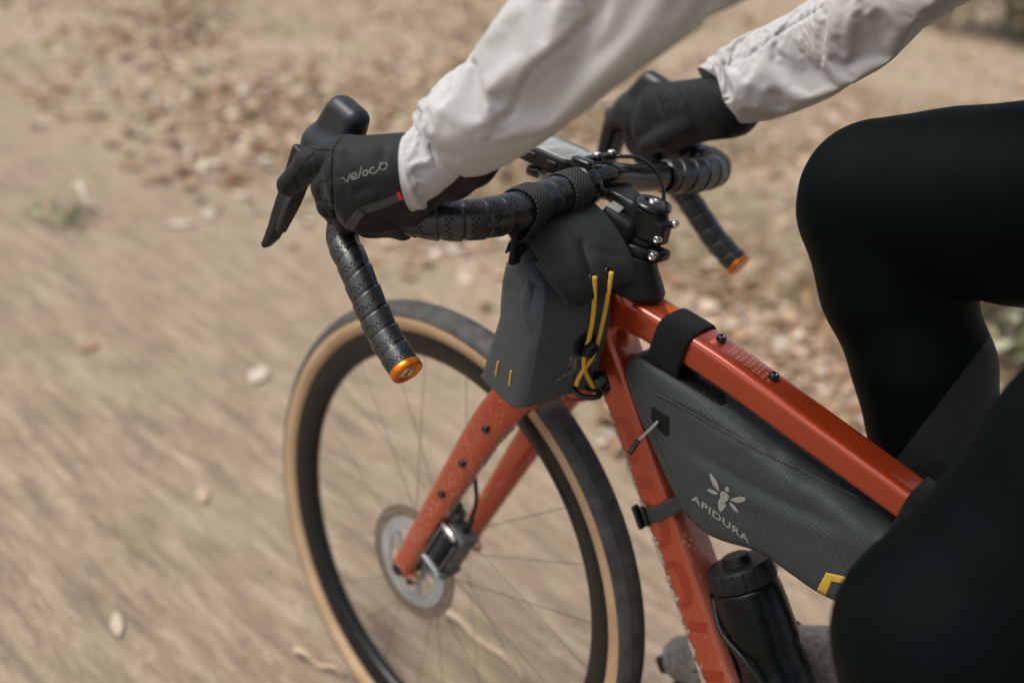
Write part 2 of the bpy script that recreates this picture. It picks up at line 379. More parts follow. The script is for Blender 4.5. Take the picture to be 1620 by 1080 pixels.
def cloth(name, c1, c2, rough=.8, sheen=.25, b=.16, spec=.3):
    t = NT(name).set(Roughness=rough, Sheen_Weight=sheen, Sheen_Roughness=.45); t.b.inputs['Specular IOR Level'].default_value = spec; co = t.coord()
    n = t.noise(co, 26, 5, .6); f = t.noise(co, 1700, 2, .7); t.col(t.mix(t.math('MULTIPLY', f, .5), t.ramp(n, [(.3, c1), (.7, c2)]), tuple(np.array(c1)*.7)))
    t.bump(t.math('ADD', t.math('MULTIPLY', t.noise(co, 130, 4), 1.0), f), b, .0009); return t.m
M['jacket'] = cloth('pale_jacket_cloth', (.43, .425, .41), (.52, .515, .50), .78, .12, .2)
M['thread'] = pbr('grey_thread', (.36, .345, .32), .8, var=.1)
M['seam'] = pbr('dark_seam_tape', (.10, .085, .07), .8)
M['glove'] = cloth('black_softshell', (.0028, .0042, .0048), (.0052, .0075, .0085), .6, .04, .18, .26)
M['glove_panel'] = cloth('black_glove_finger_cloth', (.0015, .002, .0022), (.003, .004, .0042), .66, .0, .18, .15)
M['tights'] = cloth('black_tights', (.0007, .0030, .0034), (.0010, .0036, .0041), .6, .0, .10, .06)
M['warmer'] = cloth('charcoal_sock', (.009, .013, .013), (.014, .019, .019), .75, .03, .15)
M['stripe'] = pbr('grey_reflective_stripe', (.030, .037, .038), .5, var=.1, bump=.15, bscale=900)
M['red'] = pbr('red_tab', (.55, .015, .03), .6)
M['skin'] = pbr('skin', (.48, .28, .2), .5, var=.08)
M['helmet'] = pbr('helmet', (.04, .04, .042), .35, coat=.4)
M['hair'] = pbr('hair', (.03, .018, .01), .6, bump=.5, bscale=300)
def screen():
    t = NT('computer_glass').set(Roughness=.08, Coat_Weight=1, Coat_Roughness=.03); co = t.coord()
    n = t.noise(t.coord(scale=(1, .35, 1)), 42, 4, .6); t.col(t.ramp(n, [(.3, (.10, .10, .09)), (.62, (.40, .39, .35))])); return t.m
M['screen'] = screen()
def mud(name='dried_mud', a=(.27, .215, .165), b=(.46, .385, .31)):
    t = NT(name).set(Roughness=.95); co = t.coord(); n = t.noise(co, 120, 5, .7); t.col(t.ramp(n, [(.3, a), (.7, b)])); t.bump(n, .8, .002); return t.m
M['mud'] = mud(); M['shoe'] = mud('dusty_shoe', (.13, .13, .12), (.34, .325, .295))
M['shoe_dark'] = pbr('black_shoe_rubber', (.012, .014, .015), .6, var=.3)
# ================================================================== ground
PATH_EDGE = -1.15                                             # the bare wheel-worn strip ends here, leaf litter beyond
def bumpz(x, y):
    z = .012*np.sin(x*1.7+.6*np.sin(y*2.1))*np.sin(y*1.3+.4)+.006*np.sin(x*5.1+1.3*np.sin(y*4.2))*np.cos(y*6.3)
    far = np.clip((np.hypot(x, y)-1.0)/2, 0, 1); near = np.clip(np.hypot(x+.5, y)*1.2-.5, 0, 1)
    w = np.clip((PATH_EDGE-.1-y)/1.2, 0, 1)
    return z*near*(.35+.65*w)+.05*w*far*(.5+.5*np.sin(x*.8+1)*np.sin(y*.7))-.015*np.exp(-((y)/.12)**2)*0
g = np.linspace(-1, 1, 240); sx = np.sinh(g*7.2)/np.sinh(7.2)*420
X, Y = np.meshgrid(sx+.8, sx-1.2, indexing='ij'); Z = bumpz(X, Y)
nn = len(g); gf = [(i*nn+j, (i+1)*nn+j, (i+1)*nn+j+1, i*nn+j+1) for i in range(nn-1) for j in range(nn-1)]
def groundmat():
    t = NT('forest_ground').set(Roughness=.95); co = t.coord(); z = t.n('SeparateXYZ'); t.l(co, z.inputs[0])
    wob = t.noise(co, 1.3, 4); edge = t.math('ADD', z.outputs[1], t.math('MULTIPLY', t.math('SUBTRACT', wob, .5), 1.8))
    m = t.n('MapRange', interpolation_type='SMOOTHSTEP'); m.inputs[1].default_value = PATH_EDGE+1.0; m.inputs[2].default_value = PATH_EDGE-.9; t.l(edge, m.inputs[0])
    st = t.coord(scale=(.55, 4.2, 1), rot=(0, 0, .10))
    d1 = t.noise(st, 8, 6, .62); d2 = t.noise(st, 26, 4, .7)
    dirt = t.ramp(t.math('ADD', t.math('MULTIPLY', d1, .65), t.math('MULTIPLY', d2, .35)), [(.33, (.135, .096, .064)), (.5, (.262, .196, .134)), (.67, (.41, .325, .235))])
    l1 = t.noise(t.coord(scale=(1, 1.5, 1)), 21, 5, .75); l2 = t.noise(co, 3.2, 5, .6)
    bl = t.noise(t.coord(scale=(.6, 1.3, 1)), 15, 5, .72); fl_ = t.ramp(bl, [(.56, (0, 0, 0)), (.66, (.75, .75, .75))]); dirt = t.mix(fl_, dirt, (.40, .30, .215)); dk_ = t.ramp(bl, [(.36, (.6, .6, .6)), (.44, (0, 0, 0))]); dirt = t.mix(dk_, dirt, (.17, .125, .088))
    gr_ = t.ramp(t.noise(co, 2.6, 4, .6), [(.55, (0, 0, 0)), (.68, (.4, .4, .4))]); dirt = t.mix(gr_, dirt, (.26, .24, .135))
    leaf = t.ramp(l1, [(.33, (.185, .120, .075)), (.48, (.32, .232, .160)), (.6, (.43, .335, .245)), (.7, (.56, .465, .36))])
    green = t.ramp(l1, [(.35, (.20, .185, .085)), (.65, (.36, .33, .18))])
    lg = t.mix(t.ramp(l2, [(.50, (0, 0, 0)), (.66, (.85, .85, .85))]), leaf, green)
    t.col(t.mix(m.outputs[0], dirt, lg)); t.bump(t.math('ADD', d1, l1), .5, .012); return t.m
mesh('ground', np.stack([X, Y, Z], -1).reshape(-1, 3), gf, groundmat(), kind='structure')
def tintmat(name, rough=.8):
    t = NT(name).set(Roughness=rough); a = t.n('Attribute', attribute_name='tint'); n = t.noise(t.coord(), 60, 3)
    t.col(t.mix(t.math('MULTIPLY', n, .5), a.outputs[0], (.16, .11, .07))); return t.m
MT = tintmat('fallen_leaf_tissue')
LEAFC = np.array([(.40, .26, .15), (.50, .36, .23), (.32, .19, .10), (.58, .46, .33), (.25, .15, .08), (.48, .34, .24), (.68, .58, .46), (.38, .20, .09), (.54, .38, .27)])
def leafshape(L, Wd, curl, fold):
    t = np.array([0, .18, .42, .68, .88, 1.]); w = np.array([.03, .55, 1, .82, .4, .02])*Wd/2
    x = (t-.5)*L; z = curl*L*((t-.5)**2*2); V = []
    for i in range(6):
        for s in (-1, 0, 1): V.append((x[i], s*w[i], z[i]+abs(s)*fold*w[i]+.1*curl*w[i]*s))
    return np.array(V), [(i*3+j, (i+1)*3+j, (i+1)*3+j+1, i*3+j+1) for i in range(5) for j in range(2)]
def onz(px, py, z=0): d = ray(px, py); return C+d*((z-C[2])/d[2])
def scatter(n, shape, dens):
    """points over the ground the lens takes in and a margin about it"""
    out = []
    while len(out) < n:
        u = rng.random((4000, 2))*[2100, 1500]-[240, 220]
        d = FW+RT*((u[:, :1]-810)/F)-UP*((u[:, 1:]-540)/F); ok = d[:, 2] < -.06; d = d[ok]; P = C+d*(-C[2]/d[:, 2:])
        keep = (rng.random(len(P)) < dens(P)) & (np.hypot(P[:, 0], P[:, 1]) < 16); out += list(P[keep][:, :2])
    return np.array(out[:n])
def litter(name, n, dens, size, lift, cols, label, lw=(.45, .75)):
    V, Fs, Cc = [], [], []; k = 0; P = scatter(n, None, dens)
    for x, y in P:
        L = size*rng.uniform(.6, 1.5); v, f = leafshape(L, L*rng.uniform(*lw), rng.uniform(-.5, .9), rng.uniform(-.3, .5))
        a = rng.uniform(0, 6.28); b, c = rng.normal(0, .22, 2); Rm = np.array(Matrix.Rotation(a, 3, 'Z') @ Matrix.Rotation(b, 3, 'X') @ Matrix.Rotation(c, 3, 'Y'))
        v = v@Rm.T; v = v+[x, y, bumpz(np.array(x), np.array(y))-v[:, 2].min()*.6+rng.uniform(0, lift)]
        V.append(v); Fs += [tuple(i+k for i in q) for q in f]; k += len(v); cc = cols[rng.integers(len(cols))]*rng.uniform(.75, 1.2); Cc.append(np.tile(cc, (len(v), 1)))
    return mesh(name, np.concatenate(V), Fs, MT, attr=np.concatenate(Cc), kind='stuff', label=label, cat='leaf litter')
edgef = lambda P: np.clip((PATH_EDGE+.35-P[:, 1])/1.6, 0, 1)*np.clip((P[:, 1]+14)/12, .2, 1)*np.clip(.60+.9*np.sin(P[:, 0]*2.3+P[:, 1]+.9*np.sin(P[:, 1]*2.9))*np.sin(P[:, 1]*1.7+.8*np.sin(P[:, 0]*3.1)), .10, 1)
litter('leaf_litter', 15000, edgef, .050, .010, LEAFC, 'brown and tan fallen leaves strewn thickly beside the bare path')
def blades():
    P = scatter(11000, None, lambda P: np.clip((PATH_EDGE+.15-P[:, 1])/1.1, .0, 1)*(np.sin(P[:, 0]*1.9+1.1*np.sin(P[:, 1]*1.3))*np.sin(P[:, 1]*2.3+.8*np.sin(P[:, 0]*2)) > .12))
    V, Fs, Cc = [], [], []; k = 0; cols = np.array([(.22, .20, .085), (.34, .29, .15), (.16, .17, .06), (.44, .37, .22)])
    for x, y in P:
        h = rng.uniform(.03, .085); a = rng.uniform(0, 6.28); dx, dy = math.cos(a), math.sin(a); w = .0022; le = rng.uniform(.3, 1.1)*h; z = float(bumpz(np.array(x), np.array(y)))-.004
        V += [(x-dy*w, y+dx*w, z), (x+dy*w, y-dx*w, z), (x+dx*le*.45+dy*w*.7, y+dy*le*.45-dx*w*.7, z+h*.65), (x+dx*le*.45-dy*w*.7, y+dy*le*.45+dx*w*.7, z+h*.65), (x+dx*le, y+dy*le, z+h*.8)]
        Fs += [(k, k+1, k+2, k+3), (k+3, k+2, k+4)]; k += 5; Cc += [cols[rng.integers(4)]*rng.uniform(.8, 1.2)]*5
    mesh('grass', V, Fs, MT, attr=np.array(Cc), kind='stuff', label='short dry olive grass between the fallen leaves', cat='grass')
blades()
# single leaves and sticks that stand out
def oneleaf(px, py, L, wd, rot, col, label, curl=.35):
    p = onz(px, py, .008); v, f = leafshape(L, wd, curl*.25, .10); Rm = np.array(Matrix.Rotation(rot, 3, 'Z')); v = v@Rm.T; v[:, 2] -= v[:, 2].min()
    o = mesh('fallen_leaf', v, f, MT, attr=np.tile(np.array(col), (len(v), 1)), label=label, cat='leaf', group='single leaves lying on the path'); o.location = (p[0], p[1], float(bumpz(p[0], p[1]))+.004)
    o.modifiers.new('thickness', 'SOLIDIFY').thickness = .0005; sub(o); return o
for a in ((185, 985, .062, .022, 2.7, (.56, .47, .36), 'narrow pale leaf alone on the bare path at the bottom left'),
          (408, 591, .085, .05, 2.2, (.60, .52, .41), 'broad cream leaf lying just left of the front tyre'),
          (330, 337, .085, .045, 2.5, (.52, .48, .41), 'grey-white leaf left of the brake lever tip'),
          (403, 330, .07, .042, 2.0, (.58, .50, .40), 'rounded cream leaf nearest the brake lever tip'),
          (283, 352, .08, .045, 1.2, (.68, .56, .44), 'pinkish cream leaf lowest of the cluster left of the lever'),
          (320, 780, .06, .03, 2.6, (.48, .36, .25), 'orange-tan leaf on the bare path beside the rim'),
          (1225, 468, .11, .055, 2.3, (.60, .53, .44), 'large whitish leaf seen above the top tube'),
          (1135, 437, .11, .06, 1.9, (.66, .58, .47), 'cream leaf between the right drop and the top tube'),
          (205, 262, .09, .06, .8, (.30, .15, .07), 'dark russet leaf at the upper left of the path'),
          (195, 70, .12, .08, 1.0, (.42, .17, .07), 'rust red leaf in the litter near the top left'),
          (140, 545, .06, .04, 2.0, (.34, .2, .12), 'brown leaf on the path at mid left')): oneleaf(*a)
def stick(pts, r, col, label):
    P = spline([onz(*p, .012) for p in pts], 16); P[:, 2] += .006*np.sin(np.arange(16)*.7)
    v, f = tube(P, np.linspace(r, r*.45, 16), 7); mesh('fallen_twig', v, f, pbr('bare_twig', col, .8, bump=.4, bscale=200, var=.25), label=label, cat='twig')
stick([(705, 968), (745, 998), (790, 1035), (830, 1072)], .0055, (.50, .38, .26), 'pale bare twig lying under the front brake rotor')
stick([(122, 290), (140, 318), (170, 340)], .009, (.55, .47, .38), 'short bent whitish stick beside a green tuft on the path')
stick([(465, 1028), (510, 1050), (545, 1066)], .005, (.50, .36, .24), 'thin tan twig touching the tyre at the bottom of the photo')
# leafy plants
ML = tintmat('green_leaf_tissue', .6)
def shrub(name, x, y, rad, hgt, n, leafL, cols, label, cat, group=None, stems=6):
    o = empty(name, (x, y, float(bumpz(np.array(x), np.array(y)))-.01), label, cat, group); V, Fs, Cc = [], [], []; k = 0; z0 = o.location[2]
    cl = rng.normal(0, 1, (14, 3)); cl = cl/np.linalg.norm(cl, axis=1)[:, None]*rng.uniform(.35, 1, (14, 1))
    for i in range(n):
        c = cl[rng.integers(14)]; p = (c+rng.normal(0, .22, 3)); p = np.array([p[0]*rad, p[1]*rad, hgt*(.52+.46*p[2])])
        if p[2] < .03: continue
        L = leafL*rng.uniform(.6, 1.3); v, f = leafshape(L, L*.5, rng.uniform(-.4, .4), .2); Rm = np.array(Matrix.Rotation(rng.uniform(0, 6.28), 3, 'Z') @ Matrix.Rotation(rng.normal(.3, .5), 3, 'Y') @ Matrix.Rotation(rng.normal(0, .5), 3, 'X'))
        v = v@Rm.T+p+[x, y, z0]; V.append(v); Fs += [tuple(a+k for a in q) for q in f]; k += len(v); Cc.append(np.tile(cols[rng.integers(len(cols))]*rng.uniform(.7, 1.25), (len(v), 1)))
    mesh('foliage', np.concatenate(V), Fs, ML, o, attr=np.concatenate(Cc))
    st = []
    for i in range(stems):
        a = rng.uniform(0, 6.28); e = np.array([math.cos(a)*rad*.6, math.sin(a)*rad*.6, hgt*rng.uniform(.6, .9)]); st.append(tube(spline([[x, y, z0], [x+e[0]*.3, y+e[1]*.3, z0+e[2]*.55], [x+e[0], y+e[1], z0+e[2]]], 8), np.linspace(.006, .002, 8)*max(1, hgt), 6))
    mesh('stem', *join(*st), M['seam'], o)
GR = np.array([(.20, .22, .11), (.13, .15, .06), (.28, .30, .18), (.36, .37, .25), (.22, .19, .09)])
for x, y, r, h, lab in ((2.05, -8.75, .85, 1.2, 'olive leafy bush at the top right, nearest the right sleeve'), (1.2, -8.6, .9, 1.2, 'grey-green leafy bush cut by the top right corner, right of its neighbour')):
    shrub('bush', x, y, r, h, 2600, .11, GR, lab, 'bush', 'bushes at the edge of the clearing')
shrub('fern', -.06, -2.40, .30, .26, 420, .075, GR, 'green blurred undergrowth plant beside the right calf', 'plant')
shrub('fern', .10, -2.95, .36, .22, 420, .075, GR*1.1, 'low green plant behind the right knee pit', 'plant')
shrub('ground_plant', 1.98, -.50, .10, .05, 120, .03, GR*1.3, 'small grey-green tuft growing in the bare path', 'plant', stems=3)

# ================================================================== bicycle
bike = empty('bicycle', (0, 0, 0), 'orange gravel bike with drop bars and tan-wall tyres ridden along the leafy path', 'bicycle')
def B(name, vf, mat, parent=None, st=False, N=None, **k):
    v, f = vf
    if st:
        v = steer(v); N = None if N is None else steer(N, vec=True)
    return mesh(name, v, f, mat, parent or bike, N=N, **k)
# frame: one smooth shell, cut into its tubes
TT0, TT1, TT2 = A3(-.200, 0, .8135), A3(-.335, 0, .8000), A3(-.815, 0, .708)
_tt = spline([(-.82, .7072, .0180, .013), (-.60, .7500, .0205, .0150), (-.45, .7785, .0218, .0165), (-.335, .7998, .0224, .0172), (-.26, .8085, .0238, .0178), (-.205, .8125, .0260, .0186), (-.17, .8140, .0268, .0188)], 160)
def toptube(P):
    x = np.clip(P[:, 0], -.82, -.17); c, w, h = (np.interp(x, _tt[:, 0], _tt[:, k]) for k in (1, 2, 3)); r = .0072
    a = np.abs(P[:, 1])-w+r; b = np.abs(P[:, 2]-c)*.982-h+r; e = np.abs(P[:, 0]+.508)-.312+r*.5
    q = np.sqrt(np.maximum(a, 0)**2+np.maximum(b, 0)**2+np.maximum(e, 0)**2)+np.minimum(np.maximum(np.maximum(a, b), e), 0)-r
    return q
dtp = spline([(-.180, 0, .7950, .0250, .0203), (-.290, 0, .6525, .0256, .0206), (-.405, 0, .503, .0264, .0222), (-.515, 0, .360, .0300, .024), (-.600, 0, .252, .034, .026)], 90)
ttp = np.stack([_tt[:, 0], _tt[:, 0]*0, _tt[:, 1], _tt[:, 2], _tt[:, 3]], 1)[::-1]
vt_, ft_ = tube(ttp[:, :3], ttp[:, 3:], 64, up=(0, 0, 1), sec=supersec(64, 4.6)); vd_, fd_ = tube(dtp[:, :3], dtp[:, 3:], 64, up=(.79, 0, -.61), sec=supersec(64, 4.8))
hfn = union([rcone((-.2065, 0, .829), (-.172, 0, .704), .0262, .0285), bcone((-.200, 0, .8125), (-.250, 0, .8085), (.0254, .0180), (.0235, .0172), (0, 1, 0), .008), bcone((-.186, 0, .787), (-.245, 0, .7105), (.0246, .0199), (.0250, .0200), (0, 1, 0), .008)], .014)
hcut = lambda P: np.maximum(hfn(P), (P-A3(-.2065, 0, .8335))@A3(-.16, 0, 1)/1.013)
vh_, fh_, nh_ = sdf_mesh(hcut, (-.275, -.045, .66), (-.13, .045, .86), .0022)
sfn = union([bcone((-.60, 0, .27), (-.775, 0, .79), (.018, .02), (.016, .016), (0, 1, 0), .012), rcone((-.60, .042, .27), (-.60, -.042, .27), .024, .024)], .01)
vs_, fs_, ns_ = sdf_mesh(sfn, (-.83, -.07, .22), (-.54, .07, .83), .004)
ffn = union([bcone(a[:3], b[:3], a[3:], b[3:], (0, 1, 0), .007) for a, b in zip(dtp[:-1:22], dtp[22::22])], .003)
FRAME = bvh(*join((vt_, ft_), (vd_, fd_), (vh_, fh_)))
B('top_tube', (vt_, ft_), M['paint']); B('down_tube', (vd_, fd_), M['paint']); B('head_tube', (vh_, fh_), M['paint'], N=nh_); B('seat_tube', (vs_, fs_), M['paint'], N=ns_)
PART = {c.name: c for c in bike.children}
def bolt(name, p, n, r, mat, parent, st=False, h=.004, hexr=.5):
    n = norm(A3(*n)); v, f = lathe([(0, h*.55), (r*hexr*.9, h*.55), (r*hexr, h), (r*.85, h), (r, h*.75), (r*1.02, h*.2), (r*1.12, 0), (r*1.12, -h)], A3(*p), n, 14); B(name, (v, f), mat, parent, st)
for px, py in ((1140, 539), (1222.5, 598.5)):
    p, n = hit(FRAME, px, py); bolt('bolt', p, n, .0048, M['gloss'], PART['top_tube'], h=.006)
# tonal lettering and graphics on the frame
DTL = [([(968, 666), (984, 667), (993, 674), (1001, 706), (1003, 722), (999, 729)], 13), ([(1000, 763), (1015, 764), (1031, 765)], 16), ([(1044, 812), (1052, 840), (1053, 855), (1046, 860), (1040, 855)], 14),
       ([(1056, 950), (1050, 915), (1050, 895), (1068, 894), (1079, 908), (1090, 945), (1087, 955), (1080, 953)], 13), ([(1089, 990), (1103, 991), (1119, 993)], 17), ([(1112, 1068), (1128, 1069), (1145, 1071)], 17)]
for L, w_ in DTL: B('printed_letter', decal(FRAME, *stroke2d(L, w_, 26), .0003), M['paint_tone'], PART['down_tube'])
z3 = lambda L: [(1020+x*.0648, 450+y*.0648) for x, y in L]
TTL = [z3([(440, 440), (640, 425), (725, 470), (690, 590), (870, 590), (850, 645), (690, 640), (770, 770), (740, 830), (540, 640), (600, 560), (650, 480), (470, 470)])]
B('top_tube_mark', join(*[decalpoly(FRAME, p, 3, .0003) for p in TTL+[z3([(110, 310), (540, 190), (620, 330), (480, 330), (420, 420), (450, 470), (400, 520)])]]), M['paint_bright'], PART['top_tube'])
B('size_square', decalpoly(FRAME, [(1121, 541), (1132, 535), (1137, 539), (1126, 546)], 3, .0003), M['paint_bright'], PART['top_tube'])
def plus(x, y, a, ux=(1, .72), vx=(.9, -.32)):
    ux, vx = np.array(ux)*a, np.array(vx)*a; c = np.array([x, y]); o = []
    for d, e in ((ux, vx), (vx, ux)): o.append([tuple(c-d-e*.12), tuple(c+d-e*.12), tuple(c+d+e*.12), tuple(c-d+e*.12)])
    return o
pl, pd = [], []
for i in range(9):
    for j in range(5):
        x, y = 1150+i*6.5+j*5.2-j*1.5, 548+i*5.0+j*1.0-j*4.2+12
        if x < 1214 and j > 0: pl += plus(x, y-(2 if i % 2 else 0), 2.4)
        elif j == 0: pd += plus(x-8, y+1, 2.2)
B('plus_pattern', join(*[decalpoly(FRAME, p, 4, .0003) for p in pl]), M['print_pale'], PART['top_tube'])
B('plus_pattern', join(*[decalpoly(FRAME, p, 4, .0003) for p in pd]), M['paint_tone'], PART['top_tube'])
pl = []
for x, y in ((1095, 841), (1106, 847), (1084, 846), (1092, 853), (1102, 858), (1112, 863), (1090, 863), (1099, 868), (1110, 873), (1119, 869), (1101, 851), (1082, 856)): pl += plus(x, y, 3.6, (.35, .95), (1, .12))
B('plus_pattern', join(*[decalpoly(FRAME, p, 4, .0003) for p in pl]), M['print_pale'], PART['down_tube'])
# caked mud along the underside of the down tube
mv = []; ico = bmesh.new(); bmesh.ops.create_icosphere(ico, subdivisions=1, radius=1); ico.verts.ensure_lookup_table(); iv = np.array([v.co[:] for v in ico.verts]); ifc = [[v.index for v in f.verts] for f in ico.faces]; ico.free()
for i in range(3200):
    s = rng.random()**.8; ed = .0016+abs(rng.normal(0, .0032)); c = A3(-.190, 0, .782)*(1-(.22+s*.75))+A3(-.450, 0, .445)*(.22+s*.75); nrm = A3(.79, 0, -.61)
    if math.sin(s*41)+math.sin(s*97+1)+rng.normal(0, .9)-ed*260 < -.6: continue
    p = c+nrm*(.0203-ed)+A3(0, .0262, 0)
    for _ in range(2): p = p-A3(0, 1, 0)*ffn(p[None])[0]*.9
    r = abs(rng.normal(.0005, .0005))+.0002; mv.append((p-A3(.79, 0, -.61)*r+iv*A3(1, .45, 1)*r*rng.uniform(.6, 1.7, 3), ifc))
B('mud_crust', join(*mv), M['mud'], smooth=False, kind='stuff')
# rear of the frame, out of the photograph's frame
for s in (1, -1):
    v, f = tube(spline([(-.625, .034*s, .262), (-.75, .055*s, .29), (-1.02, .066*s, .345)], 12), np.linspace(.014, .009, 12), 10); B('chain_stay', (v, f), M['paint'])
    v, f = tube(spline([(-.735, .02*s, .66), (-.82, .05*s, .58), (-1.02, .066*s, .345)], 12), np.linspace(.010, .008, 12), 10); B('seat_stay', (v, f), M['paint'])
B('seat_post', lathe([(0.0135, 0), (.0135, .21)], (-.768, 0, .77), (-.32, 0, .95), 16), M['black'])
sd_ = union([ellip((-.86, 0, .985), (.09, .065, .022)), ellip((-.73, 0, .978), (.11, .025, .02))], .03); v, f, n = sdf_mesh(sd_, (-1, -.1, .94), (-.6, .1, 1.03), .006); B('saddle', (v, f), M['black'], N=n)
# wheel
RC = A3(0, 0, .345)
def wheel(cx, st):
    O = A3(cx, 0, .345); a = empty('wheel', (0, 0, 0), None, None) if False else None
    prof = []
    R0, tr = .3250, .0205
    rimp = [(.2765, 0), (.277, .0055), (.282, .0102), (.300, .0125), (.3075, .0128), (.3095, .0120), (.3095, .0100), (.306, .0085), (.304, 0)]
    full = [(r, z) for r, z in rimp]+[(r, -z) for r, z in rimp[::-1][1:-1]]
    v, f = lathe([(r, z) for r, z in full+[full[0]]], O, (0, 1, 0), 160, cap=False); w = B('wheel', (v, f), M['rim'], st=st)
    th = np.linspace(math.radians(-76), math.radians(76), 55)
    pr = [(R0+tr*1.02*math.cos(q)+(.0007 if (abs(math.degrees(q)) < 44 and int((math.degrees(q)+76)/5.2) % 2) else 0), tr*1.05*math.sin(q)) for q in th]
    v, f = lathe(pr+[(R0+tr*.7*math.cos(q), tr*.7*math.sin(q)) for q in th[::-1][::4]]+[pr[0]], O, (0, 1, 0), 220, cap=False); B('tyre_tread', (v, f), M['tread'], w, st)
    for s in (1, -1):
        q = np.radians(np.linspace(75, 141, 10)); pr2 = [(R0+tr*math.cos(x), tr*math.sin(x)*s) for x in q]+[(R0+tr*.8*math.cos(x), tr*.8*math.sin(x)*s) for x in q[::-1]]
        v, f = lathe(pr2+[pr2[0]], O, (0, 1, 0), 160, cap=False); B('tan_sidewall', (v, f), M['tan'], w, st)
    hub = lathe([(.008, -.05), (.012, -.048), (.013, -.042), (.022, -.038), (.022, -.034), (.011, -.028), (.010, 0), (.011, .016), (.023, .022), (.023, .026), (.014, .03), (.014, .048), (.009, .05)], O, (0, 1, 0), 32); B('hub', hub, M['black'], w, st)
    for i in range(24):
        ang = 2*math.pi*i/24; s = 1 if i % 2 else -1; hb = ang+(.55 if (i//2) % 2 else -.55)*1.9; a0 = O+A3(.021*math.cos(hb), .0245*s if s > 0 else -.036, .021*math.sin(hb)); a1 = O+A3(.278*math.cos(ang), .002*s, .278*math.sin(ang))
        B('spoke', tube([a0, (a0+a1)/2, a1], .00052, 6), M['spoke'], w, st)
    B('valve', lathe([(.003, 0), (.003, .03), (.002, .032), (.002, .042)], O+A3(math.cos(-1.9)*.279, 0, math.sin(-1.9)*.279), (-math.cos(-1.9), 0, -math.sin(-1.9)), 8), M['black'], w, st)
    return w
fw = wheel(0, True); rw = wheel(-1.02, False)
def plate(rs, nth, mask, O, y0, y1):
    nr = len(rs); th = np.linspace(0, 2*np.pi, nth, endpoint=False); V = []
    for y in (y1, y0):
        for r in rs: V.append(np.stack([O[0]+r*np.cos(th), np.full(nth, O[1]+y), O[2]+r*np.sin(th)], 1))
    V = np.concatenate(V); idx = lambda k, i, j: k*nr*nth+i*nth+(j % nth); Fs = []; ed = {}
    for i in range(nr-1):
        for j in range(nth):
            if not mask(i, j): continue
            q = [(i, j), (i, j+1), (i+1, j+1), (i+1, j)]; Fs.append([idx(0, *c) for c in q][::-1]); Fs.append([idx(1, *c) for c in q])
            for k in range(4):
                e = (q[k][0], q[k][1] % nth), (q[(k+1) % 4][0], q[(k+1) % 4][1] % nth); r = (e[1], e[0])
                if r in ed: del ed[r]
                else: ed[e] = 1
    for a, b in ed: Fs.append([idx(0, *a), idx(0, *b), idx(1, *b), idx(1, *a)])
    return V, Fs
def trackmask(i, j):
    g = j % 8; k = (j//8) % 3
    if i in (0, 7): return not (i == 0 and g in (2, 3, 4) and k != 1)
    if k == 0 and i in (4, 5) and g in (2, 3, 4): return False
    if k == 1 and i in (2, 3) and g in (3, 4, 5): return False
    if k == 2 and i in (5, 6) and g in (4, 5, 6): return False
    return True
v, f = plate(np.linspace(.0635, .080, 9), 288, trackmask, RC, .0425, .0443); rot = B('brake_rotor', (v, f), M['track'], fw, True, smooth=False)
def carmask(i, j):
    a = (j % 48)
    return i >= 6 or i < 2 or (abs(a-(14+i*1.3)) < 4.5)
v, f = plate(np.r_[np.linspace(.018, .046, 7), .0545, .0632], 240, carmask, RC, .0418, .0450); B('rotor_carrier', (v, f), M['alloy'], fw, True, smooth=False)
# fork
half = [(.0035, .0606, .334, .0040, .0050), (.0025, .0606, .3375, .0080, .0115), (.0015, .0606, .342, .0097, .0148), (-.020, .0606, .402, .0102, .0162), (-.058, .0604, .503, .0114, .0194), (-.098, .0600, .606, .0128, .0226), (-.1175, .0585, .648, .0138, .0238), (-.134, .0525, .678, .0158, .0242), (-.149, .0400, .6965, .0180, .0242), (-.158, .0220, .7045, .0192, .0240)]
K = np.array(half+[(-.161, 0, .7065, .0196, .0240)]+[(a, -b, c, d, e) for a, b, c, d, e in half[::-1]]); K = resamp(spline(K, 400), 260)
v, f = tube(K[:, :3], K[:, 3:], 44, up=(.93, 0, .36), sec=supersec(44, 3.0)); nrm_ = vnormals(v, f)
ctab = []
for s in (1, -1): ctab.append(sdf_mesh(union([rcone((.002, .0600*s, .3445), (-.0195, .0585*s, .336), .0100, .0072), rcone((.002, .0600*s, .3445), (-.008, .0600*s, .352), .0100, .0110)], .004), (-.035, .0600*s-.02, .32), (.02, .0600*s+.02, .37), .0018)[:2])
def ffk(P): return union([bcone((-.1175, .0585, .648), (.0015, .0606, .342), (.0238, .0138), (.0148, .0097), (.93, 0, .36), .006)], .004)(P)
v, f = join((v, f), *ctab); vS = steer(v); FORK = bvh(vS, f)
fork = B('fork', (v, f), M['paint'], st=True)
for px, py in ((770, 678), (733, 732), (700, 780.5)):
    p, n = hit(FORK, px, py); n = steer([[0, 1, 0]], vec=True)[0] if n is None else n; bolt('bolt', p, n, .0046, M['gloss'], fork, h=.005)
bolt('axle_cap', (.001, .0695, .344), (0, 1, 0), .0085, M['gloss'], fork, True, h=.003, hexr=.45); bolt('bolt', (-.0195, .066, .3355), (0, 1, 0), .0048, M['gloss'], fork, True, h=.002)
flecks = []
for i in range(800):
    s = rng.random(); px = 770-s*118+rng.normal(6, 17); py = 655+s*215+rng.normal(0, 14); p, n = hit(FORK, px, py)
    if p is not None and p[1] > .03: flecks.append((p+iv*np.array([1, .5, rng.uniform(1, 3.5)])*abs(rng.normal(.0003, .00022)), ifc))
B('mud_flecks', join(*flecks), M['mud'], smooth=False, kind='stuff')
mv = []
